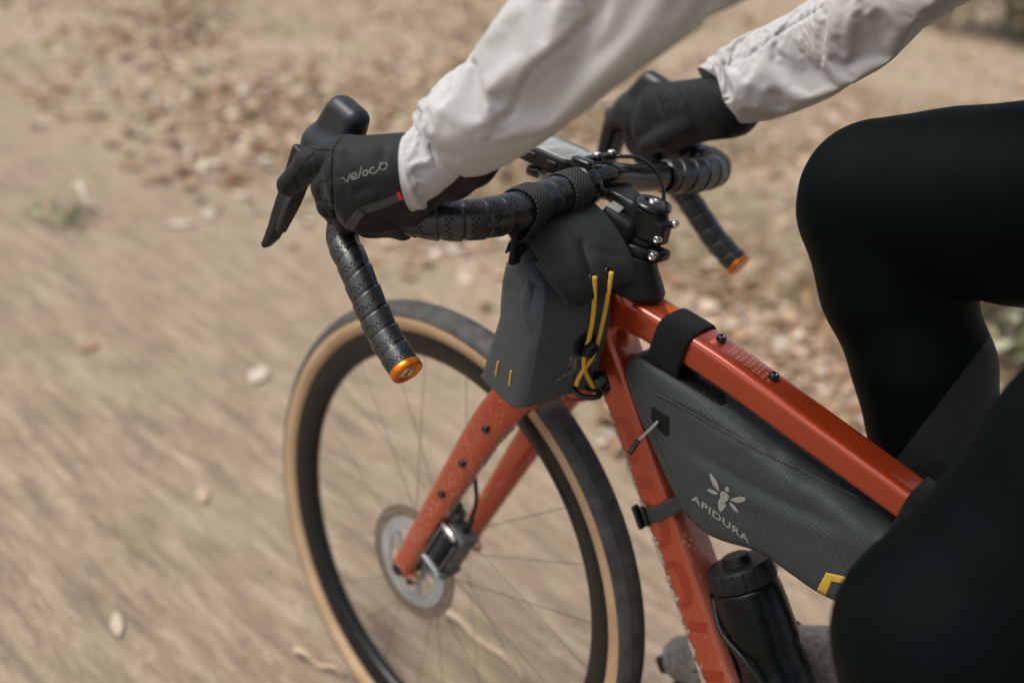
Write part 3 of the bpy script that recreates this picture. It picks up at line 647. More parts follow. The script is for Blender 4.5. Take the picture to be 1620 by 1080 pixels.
for i in range(1300):
    s = rng.random(); p = A3(-.128, 0, .640)*(1-s)+A3(-.012, 0, .36)*s+A3(-.030, rng.uniform(.050, .070), -.012)
    if math.sin(s*37)+rng.normal(0, .8) < -.4: continue
    q = FORK.find_nearest(Vector(steer(p)[0]))[0]; mv.append((np.array(q)+rng.normal(0, .0003, 3)+iv*(abs(rng.normal(.0004, .0004))+.0002)*rng.uniform(.6, 1.6, 3), ifc))
B('mud_crust', join(*mv), M['mud'], smooth=False, kind='stuff')
# brake caliper behind the left fork leg
cz = norm(A3(-.36, 0, .93)); cx_ = norm(A3(-.93, 0, -.36)); CM = np.array([cx_, [0, 1, 0], cz]); CO = A3(-.075, .052, .425)
k_ = 1.22
def cb(dx, dy, dz, sz, bev, seg=2): return rbox(CO+cx_*dx*k_+A3(0, dy, 0)+cz*dz*k_, (sz[0]*k_, sz[1], sz[2]*k_), CM, bev, seg)
cal = B('brake_caliper', join(cb(0, 0, 0, (.030, .030, .056), .006, 3), cb(-.020, -.006, .004, (.018, .018, .066), .005, 3), cb(.001, .002, -.029, (.033, .032, .010), .004)), M['caliper'], st=True)
for i in range(8): B('cooling_fin', cb(-.003, .018, .021-i*.0058, (.017, .008, .0024), .0006, 1), M['black'], cal, True)
B('caliper_rail', cb(-.0155, .017, -.003, (.0026, .009, .046), .001), M['caliper'], cal, True); B('caliper_rail', cb(.0085, .017, -.003, (.0024, .009, .046), .001), M['caliper'], cal, True)
B('caliper_foot', cb(-.002, .018, -.0275, (.029, .010, .0040), .0015), M['alloy'], cal, True)
B('pad_pin', lathe([(.0045, -.004), (.0045, .020), (.0035, .022)], CO+A3(0, .017, 0)+cz*.031-cx_*.016, cx_, 14), M['steel'], cal, True)
B('mount_bolt', lathe([(.0050, 0), (.0050, .012)], CO-cx_*.024+cz*.046, cz, 12), M['gloss'], cal, True); B('mount_bolt', lathe([(.0050, 0), (.0050, .008)], CO+cx_*.006-cz*.040, -cz, 12), M['gloss'], cal, True)
B('brake_hose', tube(spline([CO+cz*.034+A3(0, -.002, 0), CO+cz*.060+A3(.004, -.004, 0), CO+cz*.085+A3(.014, -.008, 0), A3(-.085, .046, .56), A3(-.125, .040, .66)], 24), .0026, 10), M['black'], cal, True)
B('hose_end', lathe([(.0055, 0), (.0055, .012), (.0038, .016), (.0038, .024)], CO+cz*.032+A3(0, -.002, 0), cz, 12), M['black'], cal, True)
# steerer, headset, stem
sx0 = lambda z: A3(-.2065-(z-.83)*.10, 0, z); SAX = norm(sx0(.92)-sx0(.83))
v, f = lathe([(.0335, 0), (.0335, .003), (.0325, .0055), (.029, .014), (.024, .024), (.0208, .034), (.0205, .038)], sx0(.8345), SAX, 48)
xs = v[:, 0]-sx0(.84)[0]; hh = np.clip((.872-v[:, 2])/.038, 0, 1); v[:, 0] = sx0(.84)[0]+np.where(xs < 0, xs*(1+.28*hh), xs*.9); B('headset_cover', (v, f), M['plastic'])
for i in range(3): B('headset_spacer', lathe([(.0170, .0002), (.0178, .0012), (.0178, .0058), (.0170, .0068)], sx0(.8705+i*.007), SAX, 36), M['black'], st=True)
SB = A3(-.1526, 0, .930)
stm = union([rcone(sx0(.889), sx0(.917), .0182, .0182), rcone(A3(-.212, 0, .905), A3(-.166, 0, .926), .0150, .0152), rcone(SB+A3(0, -.017, 0), SB+A3(0, .017, 0), .0205, .0205), bcone(sx0(.9)+A3(-.012, 0, 0), sx0(.9)+A3(-.026, 0, 0), (.012, .013), (.009, .012), (0, 1, 0), .004)], .006)
def stf(P): return np.maximum(np.maximum(stm(P), (P-sx0(.9215))@SAX), np.maximum(-(P-sx0(.8915))@SAX-(P[:, 0] > -.19)*1, np.abs(P[:, 1])-.0225))
v, f, n = sdf_mesh(stf, (-.26, -.035, .87), (-.11, .035, .965), .002); stem = B('stem', (v, f), M['black'], st=True)
B('top_cap', lathe([(.0192, 0), (.0195, .002), (.0185, .0042), (.0125, .0062), (.0062, .0068), (.0060, .0055), (.0001, .0055)], sx0(.922), SAX, 40), M['gloss'], stem, True)
bolt('top_cap_bolt', sx0(.9275), SAX, .0052, M['steel'], stem, True, h=.002)
for yy in (.0115, -.0115):
    bolt('clamp_bolt', sx0(.897 if yy > 0 else .910)+A3(-.0245, yy, 0), (-.15, 1 if yy > 0 else -1, .1), .0034, M['steel'], stem, True, h=.004)
    B('faceplate_bolt', lathe([(.0040, -.002), (.0042, .0045), (.0036, .006), (.0020, .0062), (.0018, .004), (.0001, .004)], SB+A3(.008, yy, .0195), (.12, 0, 1), 14), M['steel'], stem, True); B('faceplate_bolt', lathe([(.0042, 0), (.0042, .006), (.0001, .0062)], SB+A3(.021, yy, -.010), (.9, 0, -.4), 14), M['steel'], stem, True)
B('faceplate', join(*[rbox(SB+A3(.012, yy, .018), (.022, .011, .008), axes((.9, 0, -.45), (.4, 0, 1)), .003) for yy in (.0115, -.0115)]), M['gloss'], stem, True)
v, f = lathe([(.0165, 0), (.0205, .0015), (.0205, .0115), (.0165, .013)], sx0(.8715), SAX, 36); ck = B('mount_collar', join((v, f), rbox(sx0(.878)+A3(-.024, 0, 0), (.018, .022, .012), bev=.004)), M['black'], st=True)
bolt('collar_bolt', sx0(.878)+A3(-.025, .0112, 0), (0, 1, 0), .0042, M['steel'], ck, True, h=.003)
# handlebar
HBL = np.array([(-.1526, 0, .930), (-.151, .05, .9225), (-.154, .10, .919), (-.162, .145, .9175), (-.159, .19, .916), (-.138, .222, .913), (-.105, .238, .908), (-.075, .244, .901), (-.053, .249, .886), (-.055, .256, .868), (-.0825, .262, .8525), (-.1147, .266, .8285), (-.142, .2685, .8095), (-.1774, .2707, .7924)])
HBR = HBL*[1, -1, 1]
full = np.vstack([HBR[::-1], HBL[1:]]); P = resamp(spline(full, 260), 220)
bar = B('handlebar', tube(P, .0150, 20), M['gloss'], st=True)
cen_ = np.linspace(-.055, .052, 24); Pc = spline([(-.152, y, .930-.0008-abs(y)*.10) for y in (-.09, -.05, 0, .05)], 30)
def taped(pts, y0, nm, lab):
    Q = resamp(spline(pts, 200), 520); s0 = np.argmax(np.abs(Q[:, 1]) > y0); Q = resamp(Q[s0:], 460); L = np.r_[0, np.cumsum(np.linalg.norm(np.diff(Q, axis=0), axis=1))]
    T, S_, N_ = frames(Q, (0, 0, 1)); n = 56; th = np.linspace(0, 2*np.pi, n+1); pitch = .0205; V, UV = [], []
    dirn = 1 if pts[1][1] > 0 else -1
    for i in range(len(Q)):
        y = abs(Q[i, 1]); r = .0188-.0034*np.clip((L[i]-.19)/.06, 0, 1); u = (L[-1]-L[i])/pitch+dirn*th/(2*np.pi)*1.0+.12*np.sin(th+i*.02)
        fr_ = u-np.floor(u); rr = r+.0011*(fr_-.5)-.0016*np.exp(-(np.minimum(fr_, 1-fr_)/.05)**2)
        if i < 6: rr = rr-.0012*(6-i)/6
        V.append(Q[i]+np.outer(np.cos(th)*rr, S_[i])+np.outer(np.sin(th)*rr, N_[i])); UV.append(np.stack([u, th/(2*np.pi)], 1))
    m = len(Q); f = [(i*(n+1)+j, i*(n+1)+j+1, (i+1)*(n+1)+j+1, (i+1)*(n+1)+j) for i in range(m-1) for j in range(n)]
    o = B(nm, (np.concatenate(V), f), M['tape'], bar, True, uv=np.concatenate(UV)); o['label'] = lab
    T_ = norm(Q[-1]-Q[-6]); pl = B('end_plug', lathe([(.0148, -.002), (.0155, 0), (.0155, .0042), (.0146, .0055), (.0120, .0058), (.0112, .0046), (.0072, .0046)], Q[-1], T_, 36), M['orange_ano'], bar, True)
    B('plug_bolt', lathe([(.0072, .004), (.0070, .0052), (.0036, .0055), (.0034, .0035), (.0001, .0035)], Q[-1], T_, 24), M['steel'], bar, True)
    return Q
QL = taped(HBL, .036, 'bar_tape', 'black perforated tape on the near half of the bar'); QR = taped(HBR, .098, 'bar_tape', 'black perforated tape on the far half of the bar')
# brake levers
def horn(P, y0):
    h = np.clip((P[:, 2]-.915)/.070, 0, 1); cx = .004-.029*h**1.1; hx = .0335-.0115*h; hy = .0150-.0015*h; r = .0115
    a = np.abs(P[:, 0]-cx)*.93-hx+r; b = np.abs(P[:, 1]-y0)-hy+r; c = np.abs(P[:, 2]-.9475-.004*np.sin((P[:, 0]+.03)*60))-.0370+r*.75
    return np.sqrt(np.maximum(a, 0)**2+np.maximum(b, 0)**2+np.maximum(c, 0)**2)+np.minimum(np.maximum(np.maximum(a, b), c), 0)-r
for s in (1, -1):
    m_ = lambda p: A3(p[0], p[1]*s, p[2])
    hd = [rcone(m_((-.088, .243, .906)), m_((-.035, .241, .934)), .0195, .0185), rcone(m_((-.035, .241, .934)), m_((.014, .239, .938)), .0185, .0165), (lambda P, y0=.2365*s: horn(P, y0))]
    hf = union(hd, .010); lo = np.minimum(m_((-.13, .21, .87)), m_((.06, .27, 1.02))); hi = np.maximum(m_((-.13, .21, .87)), m_((.06, .27, 1.02)))
    v, f, n = sdf_mesh(hf, lo, hi, .0026); lev = B('brake_lever', (v, f), M['rubber'], st=True, N=n)
    bl = union([bcone(m_((.032, .240, .925)), m_((.040, .246, .895)), (.010, .012), (.0085, .009), (0, 1, 0), .004), bcone(m_((.040, .246, .897)), m_((.049, .253, .852)), (.0080, .0085), (.0075, .0080), (0, 1, 0), .003), bcone(m_((.049, .253, .852)), m_((.056, .255, .830)), (.0075, .0080), (.0070, .006), (0, 1, 0), .003), bcone(m_((.056, .255, .830)), m_((.069, .256, .811)), (.0070, .0062), (.0050, .0030), (0, 1, 0), .0024)], .004)
    lo = np.minimum(m_((.0, .22, .795)), m_((.09, .28, .95))); hi = np.maximum(m_((.0, .22, .795)), m_((.09, .28, .95)))
    v, f, n = sdf_mesh(bl, lo, hi, .0018); B('lever_blade', (v, f), M['plastic'], lev, True, N=n)
    pd_ = union([bcone(m_((.022, .247, .905)), m_((.030, .254, .872)), (.006, .006), (.0085, .0045), (0, 1, 0), .002), bcone(m_((.030, .254, .872)), m_((.041, .258, .838)), (.0085, .0045), (.0055, .003), (0, 1, 0), .002)], .003)
    v, f, n = sdf_mesh(pd_, lo, hi, .0018); B('shift_paddle', (v, f), M['rubber'], lev, True, N=n)
    B('lever_pivot', lathe([(.005, -.0145), (.005, .0145)], m_((.028, .240, .918)), (0, 1, 0), 18), M['black'], lev, True)
B('brake_hose', tube(spline([A3(-.150, -.012, .951), A3(-.168, -.028, .953), A3(-.190, -.034, .944), A3(-.207, -.030, .922), A3(-.205, -.024, .895), A3(-.19, -.02, .85)], 30), .0021, 10), M['gloss'], st=True)
# bottle cage, cranks
for s in (.12, .18):
    B('cage_bolt', lathe([(.004, 0), (.004, .006)], A3(-.319, 0, .614)+A3(-.61, 0, -.79)*s+A3(-.79, 0, .61)*.021, (-.79, 0, .61), 12), M['gloss'])
BU, BN = A3(-.61, 0, -.79), A3(-.79, 0, .61); BA = A3(-.367, 0, .651)
cage = []
for s in (1, -1):
    cage.append(tube(spline([BA+BU*.10-BN*.037+A3(0, .012*s, 0), BA+BU*.13-BN*.026+A3(0, .031*s, 0), BA+BU*.16+A3(0, .0405*s, 0), BA+BU*.20+BN*.012+A3(0, .0395*s, 0), BA+BU*.262-BN*.01+A3(0, .03*s, 0), BA+BU*.27-BN*.036+A3(0, .012*s, 0)], 40), .0028, 10))
cage.append(rbox(BA+BU*.18-BN*.0395, (.004, .03, .17), np.array([BN, [0, 1, 0], BU]), .0015)); B('bottle_cage', join(*cage), M['plastic'])
CP = A3(-.60, 0, .27); PR = A3(-.452, -.128, .352); PL = A3(-.748, .128, .188)
for e, s in ((PR, -1), (PL, 1)):
    d = norm(A3(e[0]-CP[0], 0, e[2]-CP[2])); a = CP+A3(0, .065*s, 0); b = A3(e[0], .075*s, e[2]); v, f, n = sdf_mesh(bcone(a, b, (.008, .016), (.007, .012), (0, 1, 0), .005), np.minimum(a, b)-.03, np.maximum(a, b)+.03, .004); cr = B('crank_arm', (v, f), M['black'], N=n)
    B('pedal', rbox(e, (.09, .09, .018), axes((.82, 0, -.57), (.57, 0, .82)), .005), M['black'], cr)
B('chainring', plate(np.linspace(.02, .085, 6), 96, lambda i, j: i in (0, 3, 4) or j % 24 < 5, A3(-.60, -.05, .27), -.0015, .0015), M['black'], smooth=False)
# ================================================================== things hung on the bicycle
def band(sec_pts, half, mat, name, parent, thick=.0022, wdir=None, n=60, **k):
    """a strap: a closed loop of points swept along wdir"""
    Q = spline(sec_pts, n, closed=True); wd = norm(A3(*wdir)); c = Q.mean(0); V, UV = [], []
    L = np.linspace(0, 1, n, endpoint=False); T = norm(np.roll(Q, -1, 0)-np.roll(Q, 1, 0)); Nn = norm(np.cross(T, wd)); Nn *= np.sign(np.sum(Nn*(Q-c), 1))[:, None]
    rows = [(-1, 0), (-1, 1), (-.86, 1.25), (-.45, 1.3), (0, 1.32), (.45, 1.3), (.86, 1.25), (1, 1), (1, 0)]
    for a, t in rows: V.append(Q+wd*half*a+Nn*thick*t); UV.append(np.stack([np.full(n, a*.5+.5), L], 1))
    m = len(rows); f = [(i*n+j, i*n+(j+1) % n, ((i+1) % m)*n+(j+1) % n, ((i+1) % m)*n+j) for i in range(m) for j in range(n)]
    return mesh(name, np.concatenate(V), f, mat, parent, uv=np.concatenate(UV), **k)
def project(o): return np.array(o)
# ---- stem bag
sb = empty('stem_bag', tuple(steer(A3(-.178, .077, .72))[0]), 'black and grey roll-top pouch with yellow drawcord hung beside the stem', 'bag')
sec = supersec(96, 7); rowsz = [(.7165, .80, .83), (.7180, .90, .92), (.7215, .97, .98), (.732, 1, 1), (.75, 1.0, 1.0), (.775, 1.0, 1.0), (.795, 1, 1), (.815, .96, .99), (.835, .83, .98), (.852, .64, .97), (.868, .42, .96), (.880, .26, .94)]
rz = resamp(np.array(rowsz), 74); V, UV = [], []; ya = math.radians(13)
per = np.r_[0, np.cumsum(np.linalg.norm(np.diff(np.vstack([sec, sec[:1]])*[.036, .051], axis=0), axis=1))]
for z, a, b in rz:
    lw = np.clip((.80-z)/.075, 0, 1); a = a*(1+.17*lw); q = sec*[.0355*a, .0505*b]; h = (z-.72)/.16; cx, cy = -.180-.004*h+(.004 if z < .722 else 0)+.0245*np.clip((z-.80)/.085, 0, 1)**1.2+.0055*lw, .0755
    V.append(np.stack([cx+q[:, 0]*math.cos(ya)+q[:, 1]*math.sin(ya)*.9, cy-q[:, 0]*math.sin(ya)+q[:, 1]*math.cos(ya), np.full(96, z)+q[:, 1]*-.12+q[:, 0]*-.02], 1)); UV.append(np.stack([per[:-1], np.full(96, z)], 1))
V = steer(np.concatenate(V)); f = tubefaces(74, 96); N = vnormals(V, f); tr = bvh(V, f)
D = crease(V, N, tr, [(838, 415), (812, 470), (822, 520), (845, 555)], .011, .0062, .002, .001)
D += crease(V, N, tr, [(850, 440), (838, 490), (846, 545)], .006, .0030, .0025, .0015)
D += crease(V, N, tr, [(812, 400), (800, 450), (812, 510), (835, 552)], .004, -.0022)
D += crease(V, N, tr, [(835, 440), (858, 455)], .003, .002)
D += crease(V, N, tr, [(862, 430), (858, 500), (846, 575), (834, 635)], .0018, -.0014)
D += crease(V, N, tr, [(885, 500), (905, 560), (930, 600)], .012, .0016)
V = V+N*D[:, None]
SBV = bvh(V, f); body = mesh('pouch', V, f, M['weave_skylit'], sb, uv=np.concatenate(UV))
S1 = lambda x, y, z: steer(A3(x, y, z))[0]
cF = [((-.150, .131, .868), (-.150, .038, .890)), ((-.1535, .131, .8815), (-.155, .037, .9035)), ((-.162, .1305, .8905), (-.166, .035, .9125)), ((-.178, .130, .8855), (-.183, .033, .9075)), ((-.196, .129, .8735), (-.203, .031, .8955)), ((-.2105, .127, .8620), (-.218, .029, .882)), ((-.2215, .1205, .8490), (-.229, .029, .869)), ((-.2260, .109, .8415), (-.2335, .031, .8595)), ((-.2268, .100, .8385), (-.2340, .036, .8555))]
rowsF = [[tuple(A3(*p)*(1-t)+A3(*q)*t+A3(0, 0, .002*math.sin(math.pi*t))) for t in (0, .33, .67, 1)] for p, q in cF]
R_ = np.array(rowsF); R1 = np.stack([resamp(spline(R_[:, j], 90), 60) for j in range(4)], 1); R2 = np.stack([spline(R1[i], 60) for i in range(60)]); V = steer(R2.reshape(-1, 3))
f = [(i*60+j, (i+1)*60+j, (i+1)*60+j+1, i*60+j+1) for i in range(59) for j in range(59)]; N = vnormals(V, f); 
if (N@np.array([-.3, .2, .9])).mean() < 0: f = [q[::-1] for q in f]; N = -N
tr = bvh(V, f); D = crease(V, N, tr, [(918, 372), (925, 400), (935, 430), (938, 448)], .007, .0030, .0016, .0008); D += crease(V, N, tr, [(928, 392), (955, 400), (990, 410)], .007, .0012, .0008); D += crease(V, N, tr, [(862, 412), (890, 430), (915, 458)], .008, .0014, .0008); D += crease(V, N, tr, [(940, 345), (965, 372), (985, 392)], .009, .0012)
V = V+N*D[:, None]; FLV = bvh(V, f); fl = mesh('flap', V, f, M['coated'], sb); sm = fl.modifiers.new('thickness', 'SOLIDIFY'); sm.thickness = .0016; sm.offset = 1
# folded end of the roll closure
P = [];
for px, py in ((851, 411), (866, 435), (882, 458), (896, 479)):
    p, n = hit(SBV, px, py); P.append((p if p is not None else P[-1])+(0 if n is None else n*.004))
Q = spline(P, 20); mesh('roll_end', *tube(Q, np.stack([np.linspace(.0075, .0030, 20), np.linspace(.0034, .0022, 20)], 1), 20, up=tuple(norm(C-Q[0])), sec=supersec(20, 4)), M['weave'], sb, uv=np.repeat(np.stack([np.linspace(0, .08, 20), np.zeros(20)], 1), 20, 0)+np.tile(np.stack([np.zeros(20), np.linspace(0, .02, 20)], 1), (20, 1)))
def on(tree, px, py, off, back=None):
    p, n = hit(tree, px, py)
    if p is None: return None
    return p+n*off*(1 if n@(C-p) > 0 else -1)
def cordpts(L, off):
    P = []; lastd = None
    for px, py in L:
        p = on(SBV, px, py, off); q = on(FLV, px, py, off); d = ray(px, py)
        best = [x for x in (p, q) if x is not None]
        if best: p = min(best, key=lambda x: np.linalg.norm(x-C)); lastd = (p-C)@FW
        else: p = C+d*lastd
        P.append(p)
    return P
for L in ([(937, 442), (935, 470), (932, 500), (928, 530), (921, 548), (917, 565), (918, 580), (924, 594), (934, 607), (943, 624)], [(961, 431), (956, 462), (950, 495), (944, 522), (939, 541), (932, 560), (923, 574), (912, 586), (907, 598), (906, 605)]):
    P = np.array(cordpts(L, .0062)); P[1:-1] = .25*P[:-2]+.5*P[1:-1]+.25*P[2:]; P = spline(P, 70); mesh('drawcord', *tube(P, .00245, 10), M['yellow'], sb)
for px, py in ((937, 440), (961, 430)):
    p, n = hit(FLV, px, py); n = n if n@(C-p) > 0 else -n; v, f = lathe([(.0018, .0018), (.0028, .0022), (.0044, .0020), (.0047, .0008), (.0047, 0)], p+n*.0008, n, 18); mesh('eyelet', v, f, M['gloss'], sb)
p, n = hit(SBV, 925, 545); n = n if n@(C-p) > 0 else -n; xx = norm((ray(935, 535)-ray(918, 556)))
lk = mesh('cord_lock', *join(lathe([(.0075, .001), (.0088, .002), (.0088, .007), (.0072, .0085), (.0001, .0085)], p-xx*.002+norm(np.cross(n, xx))*-.004, n, 24)), M['gloss'], sb)
mesh('cord_lock_button', *rbox(p+n*.010, (.017, .012, .011), axes(xx, n), .0035, 3), M['plastic'], lk)
mesh('cord_lock_backing', *lathe([(.0135, 0), (.0135, .0012), (.012, .0018), (.0001, .0018)], p, n, 28), M['patch'], sb)
dk = (cordpts([(926, 594)], .004)[0]-C)@FW
loop = [at(px, py, dk+o) for px, py, o in ((902, 607, .004), (908, 617, .0), (920, 626, -.003), (936, 629, -.004), (947, 626, -.002), (946, 619, .004), (935, 617, .010), (922, 612, .014), (911, 603, .012))]
mesh('cord_hook', *tube(spline(loop, 48, closed=True), np.stack([np.full(48, .0034), np.full(48, .0022)], 1), 10, closed=True, cap=False), M['gloss'], sb)
mesh('base_strap', *tube(spline([at(949, 588, dk+.01), at(951, 600, dk+.003), at(955, 614, dk+.004), at(952, 623, dk+.014)], 20), np.stack([np.full(20, .0075), np.full(20, .0024)], 1), 12, up=tuple(FW), sec=supersec(12, 4)), M['gloss'], sb)
for a, b in (((789, 570), (784.5, 597)), ((809.5, 585), (806, 611))):
    P = [on(SBV, *(np.array(a)*(1-t)+np.array(b)*t), .0006) for t in np.linspace(0, 1, 10)]; P[0] = P[0]+(on(SBV, *a, -.002)-P[0]); P[-1] = on(SBV, *b, -.0016); mesh('reflective_loop', *tube(np.array(P), .0012, 8), M['yellow'], sb)
def bee(o, ux, uy):
    """the maker's insect emblem: head, body, tail chevron and four wings"""
    o, ux, uy = map(np.array, (o, ux, uy)); T = lambda L: [tuple(o+x*ux+y*uy) for x, y in L]
    wing = lambda c, a, L, w: [(c[0]+math.cos(a)*L*t-math.sin(a)*w*s, c[1]+math.sin(a)*L*t+math.cos(a)*w*s) for t, s in ((0, 0), (.2, .35), (.5, .52), (.8, .42), (1, 0), (.8, -.42), (.5, -.52), (.2, -.35))]
    out = [[(-.10, .36), (-.19, .24), (-.22, .08), (-.16, -.14), (-.02, -.36), (.13, -.14), (.2, .08), (.17, .24), (.08, .36)], [(-.11, .42), (-.10, .54), (-.02, .60), (.06, .54), (.10, .42), (.0, .40)], [(-.24, -.10), (-.14, -.36), (-.02, -.50), (.12, -.36), (.22, -.10), (.21, -.38), (-.02, -.86), (-.22, -.40)],
           wing((-.22, .34), math.radians(128), .95, .27), wing((-.28, .16), math.radians(163), .62, .22), wing((.22, .34), math.radians(52), .95, .27), wing((.28, .16), math.radians(17), .62, .22)]
    return [T(L) for L in out]
def printed(tree, polys, name, mat, parent, ml=3, off=.0006):
    ps = [decalpoly(tree, p, ml, off) for p in polys]; ps = [p for p in ps if len(p[0])]
    return mesh(name, *join(*ps), mat, parent)
printed(SBV, bee((909, 574), (13.5, -8.5), (1.5, -15.5)), 'bee_emblem', M['print_dim'], sb, 2)
tv, tf = text2d('APIDURA', .012); v, f = decal(SBV, quadmap(tv, (877, 606), (944, 571), (878, 599), (945, 563)), tf, .0006); mesh('pouch_lettering', v, f, M['print_dim'], sb)
# hook and loop straps round the bar
T, S_, N_ = frames(QL, (0, 0, 1))
for y0, hw in ((.0545, .0125), (.1235, .0135)):
    i = np.argmin(abs(QL[:, 1]-y0)); th = np.linspace(0, 2*np.pi, 28, endpoint=False); L = []
    for q in th:
        r = .0198+.0006*math.sin(q*3); c, s = math.cos(q), math.sin(q); o = QL[i]+S_[i]*c*r+N_[i]*s*r
        if s < -.6: o = o+A3(-.001, -.002, -.010)*min(1, (-s-.6)*2.5)
        L.append(o)
    band([steer(p)[0] for p in L], hw, M['hooks'], 'bar_strap', sb, .0017, wdir=steer(T[i:i+1], vec=True)[0], n=84)
    p0 = S1(-.160, y0, .898); mesh('strap_web', *rbox(p0+A3(0, 0, -.012), (.006, hw*1.9, .05), bev=.002), M['patch'], sb)
mesh('stem_strap', *rbox(S1(-.190, .020, .886), (.040, .018, .050), axes((.9, .12, .25), (-.25, 0, .97)), .007, 3), M['patch'], sb)
mesh('strap_tab', *rbox(S1(-.187, .0205, .9135), (.015, .013, .003), axes((.93, .20, .2), (-.25, 0.15, .97)), .0014), M['print_dim'], sb)

# ---- frame bag
fb = empty('frame_bag', (-.48, 0, .66), 'grey ripstop frame bag strapped under the orange top tube', 'bag')
top = resamp(spline([(-.2385, .752), (-.240, .766), (-.249, .7745), (-.262, .777), (-.30, .7755), (-.36, .768), (-.45, .7485), (-.58, .7235), (-.74, .691)], 120), 150)
bot = resamp(spline([(-.2395, .748), (-.252, .7315), (-.285, .695), (-.325, .6515), (-.350, .6315), (-.372, .6235), (-.395, .6255), (-.437, .638), (-.475, .6345), (-.5036, .6325), (-.56, .638), (-.66, .64), (-.735, .645)], 160), 150)
nu, nv = 150, 84; V, UV = [], []; tv_ = np.linspace(0, 2, nv, endpoint=False)
for i in range(nu):
    u = i/(nu-1); hw = .0275*(1-math.exp(-u*nu/5.0)*.55)+.004*math.sin(math.pi*min(1, u*1.3)); 
    for t in tv_:
        w = t if t <= 1 else 2-t; side = 1 if t < 1 else -1; s = 2*w-1; prof = (1-abs(s)**9)**(1/3.2) if abs(s) < 1 else 0
        bul = .0065*(1-s*s)*math.sin(math.pi*min(1, .12+u)); e = .5+.5*s; p = top[i]*(1-e)+bot[i]*e
        V.append((p[0], side*(hw*prof+bul), p[1])); UV.append((p[0], p[1]))
V = np.array(V); G_ = V.reshape(nu, nv, 3); al = np.cumsum(np.linalg.norm(np.diff(G_, axis=1, prepend=G_[:, :1]), axis=2), axis=1); al -= al[:, 21:22]; UV = np.stack([G_[:, :, 0], G_[:, 21:22, 2]-al], 2).reshape(-1, 2); f = tubefaces(nu, nv); N = vnormals(V, f)
if (N[V[:, 1] > .02][:, 1]).mean() < 0: f = [q[::-1] for q in f]; N = -N
tr = bvh(V, f)
D = crease(V, N, tr, [(1015, 612), (1100, 655), (1200, 712), (1320, 770), (1440, 822)], .0022, .0020, -.0004, .0016, 1.6, 30)
D += crease(V, N, tr, [(1058, 690), (1110, 722), (1180, 765), (1260, 805), (1360, 850)], .008, .0022, .0022, 0, 1.7, 24)
D += crease(V, N, tr, [(1190, 690), (1240, 735), (1300, 770)], .010, .0024, .001, .001)
D += crease(V, N, tr, [(1120, 690), (1180, 700), (1240, 745), (1290, 812)], .012, -.0026)
D += crease(V, N, tr, [(1250, 760), (1290, 815), (1300, 870)], .010, .0020)
D += crease(V, N, tr, [(1060, 640), (1090, 690), (1098, 760)], .010, .0014)
D += crease(V, N, tr, [(1330, 770), (1380, 830), (1400, 880)], .012, .0020, .001)
D += crease(V, N, tr, [(1000, 588), (1030, 660), (1062, 730), (1100, 812), (1124, 846)], .0014, .0010, 0, .0006, 1.6, 30)
V = V+N*D[:, None]; FBV = bvh(V, f); q = np.array([len(x) for x in f]); fbm = mesh('bag_body', V, f, M['weave'], fb, uv=UV)
for side in (1,):
    eb = [on(FBV, *p, .0004) for p in resamp(np.array([(988, 585), (1012, 640), (1040, 705), (1068, 770), (1092, 822), (1112, 846), (1128, 851)], float), 60)]
    eb = np.array([e for e in eb if e is not None]); mesh('piping', *tube(spline(eb, 120), .0011, 8), M['weave_trim'], fb, uv=np.repeat(np.stack([np.linspace(0, .4, 120), np.zeros(120)], 1), 8, 0)+np.tile(np.stack([np.zeros(8), np.linspace(0, .012, 8)], 1), (120, 1)))
zp = np.array([on(FBV, *p, .0006) for p in resamp(np.array([(1040, 622), (1100, 655), (1200, 712), (1320, 770), (1440, 822)], float), 50)]); mesh('zip_cover_edge', *tube(spline(zp, 120), .0009, 6), M['weave_trim'], fb)
def raised(tree, poly, name, mat, parent, th=.0012, ml=6):
    v, f = decalpoly(tree, poly, ml, .0004); o = mesh(name, v, f, mat, parent); m = o.modifiers.new('thickness', 'SOLIDIFY'); m.thickness = th; m.offset = 1; return o
raised(FBV, [(1012, 565), (1030, 559), (1060, 566), (1100, 590), (1150, 622), (1150, 637), (1140, 642), (1100, 618), (1040, 582)], 'anchor_patch', M['patch'], fb)
raised(FBV, [(1098, 586), (1108, 586), (1133, 604), (1131, 612), (1122, 610), (1098, 594)], 'anchor_window', M['weave_trim'], fb, .0018)
raised(FBV, [(1031, 645), (1036, 644), (1059, 659), (1059, 688), (1053, 690), (1030, 664)], 'zip_garage', M['patch'], fb)
pz = [on(FBV, 1042, 666, .001), on(FBV, 1040, 671, .007), on(FBV, 1031, 683, .012)]; pz.append(pz[-1]+(pz[-1]-pz[-2])*.55); P = spline(pz, 16)
pu = mesh('zip_pull', *tube(P, .0017, 8), M['print'], fb); e_ = norm(P[-1]-P[-3])*.5+norm(-RT*.45-UP*.9)*.5; P2 = np.array([P[-1]+e_*t for t in np.linspace(-.002, .017, 12)]); mesh('pull_grip', *tube(P2, np.stack([np.linspace(.0030, .0040, 12), np.linspace(.0022, .0026, 12)], 1), 10), M['gloss'], pu)
v0 = M['yellow_print']; raised(FBV, [(1291, 936), (1307, 905), (1351, 915), (1349, 925), (1316, 919), (1305, 945)], 'yellow_chevron', v0, fb, .0006)
zz = lambda L: [(1040+x/6, 720+y/6) for x, y in L]
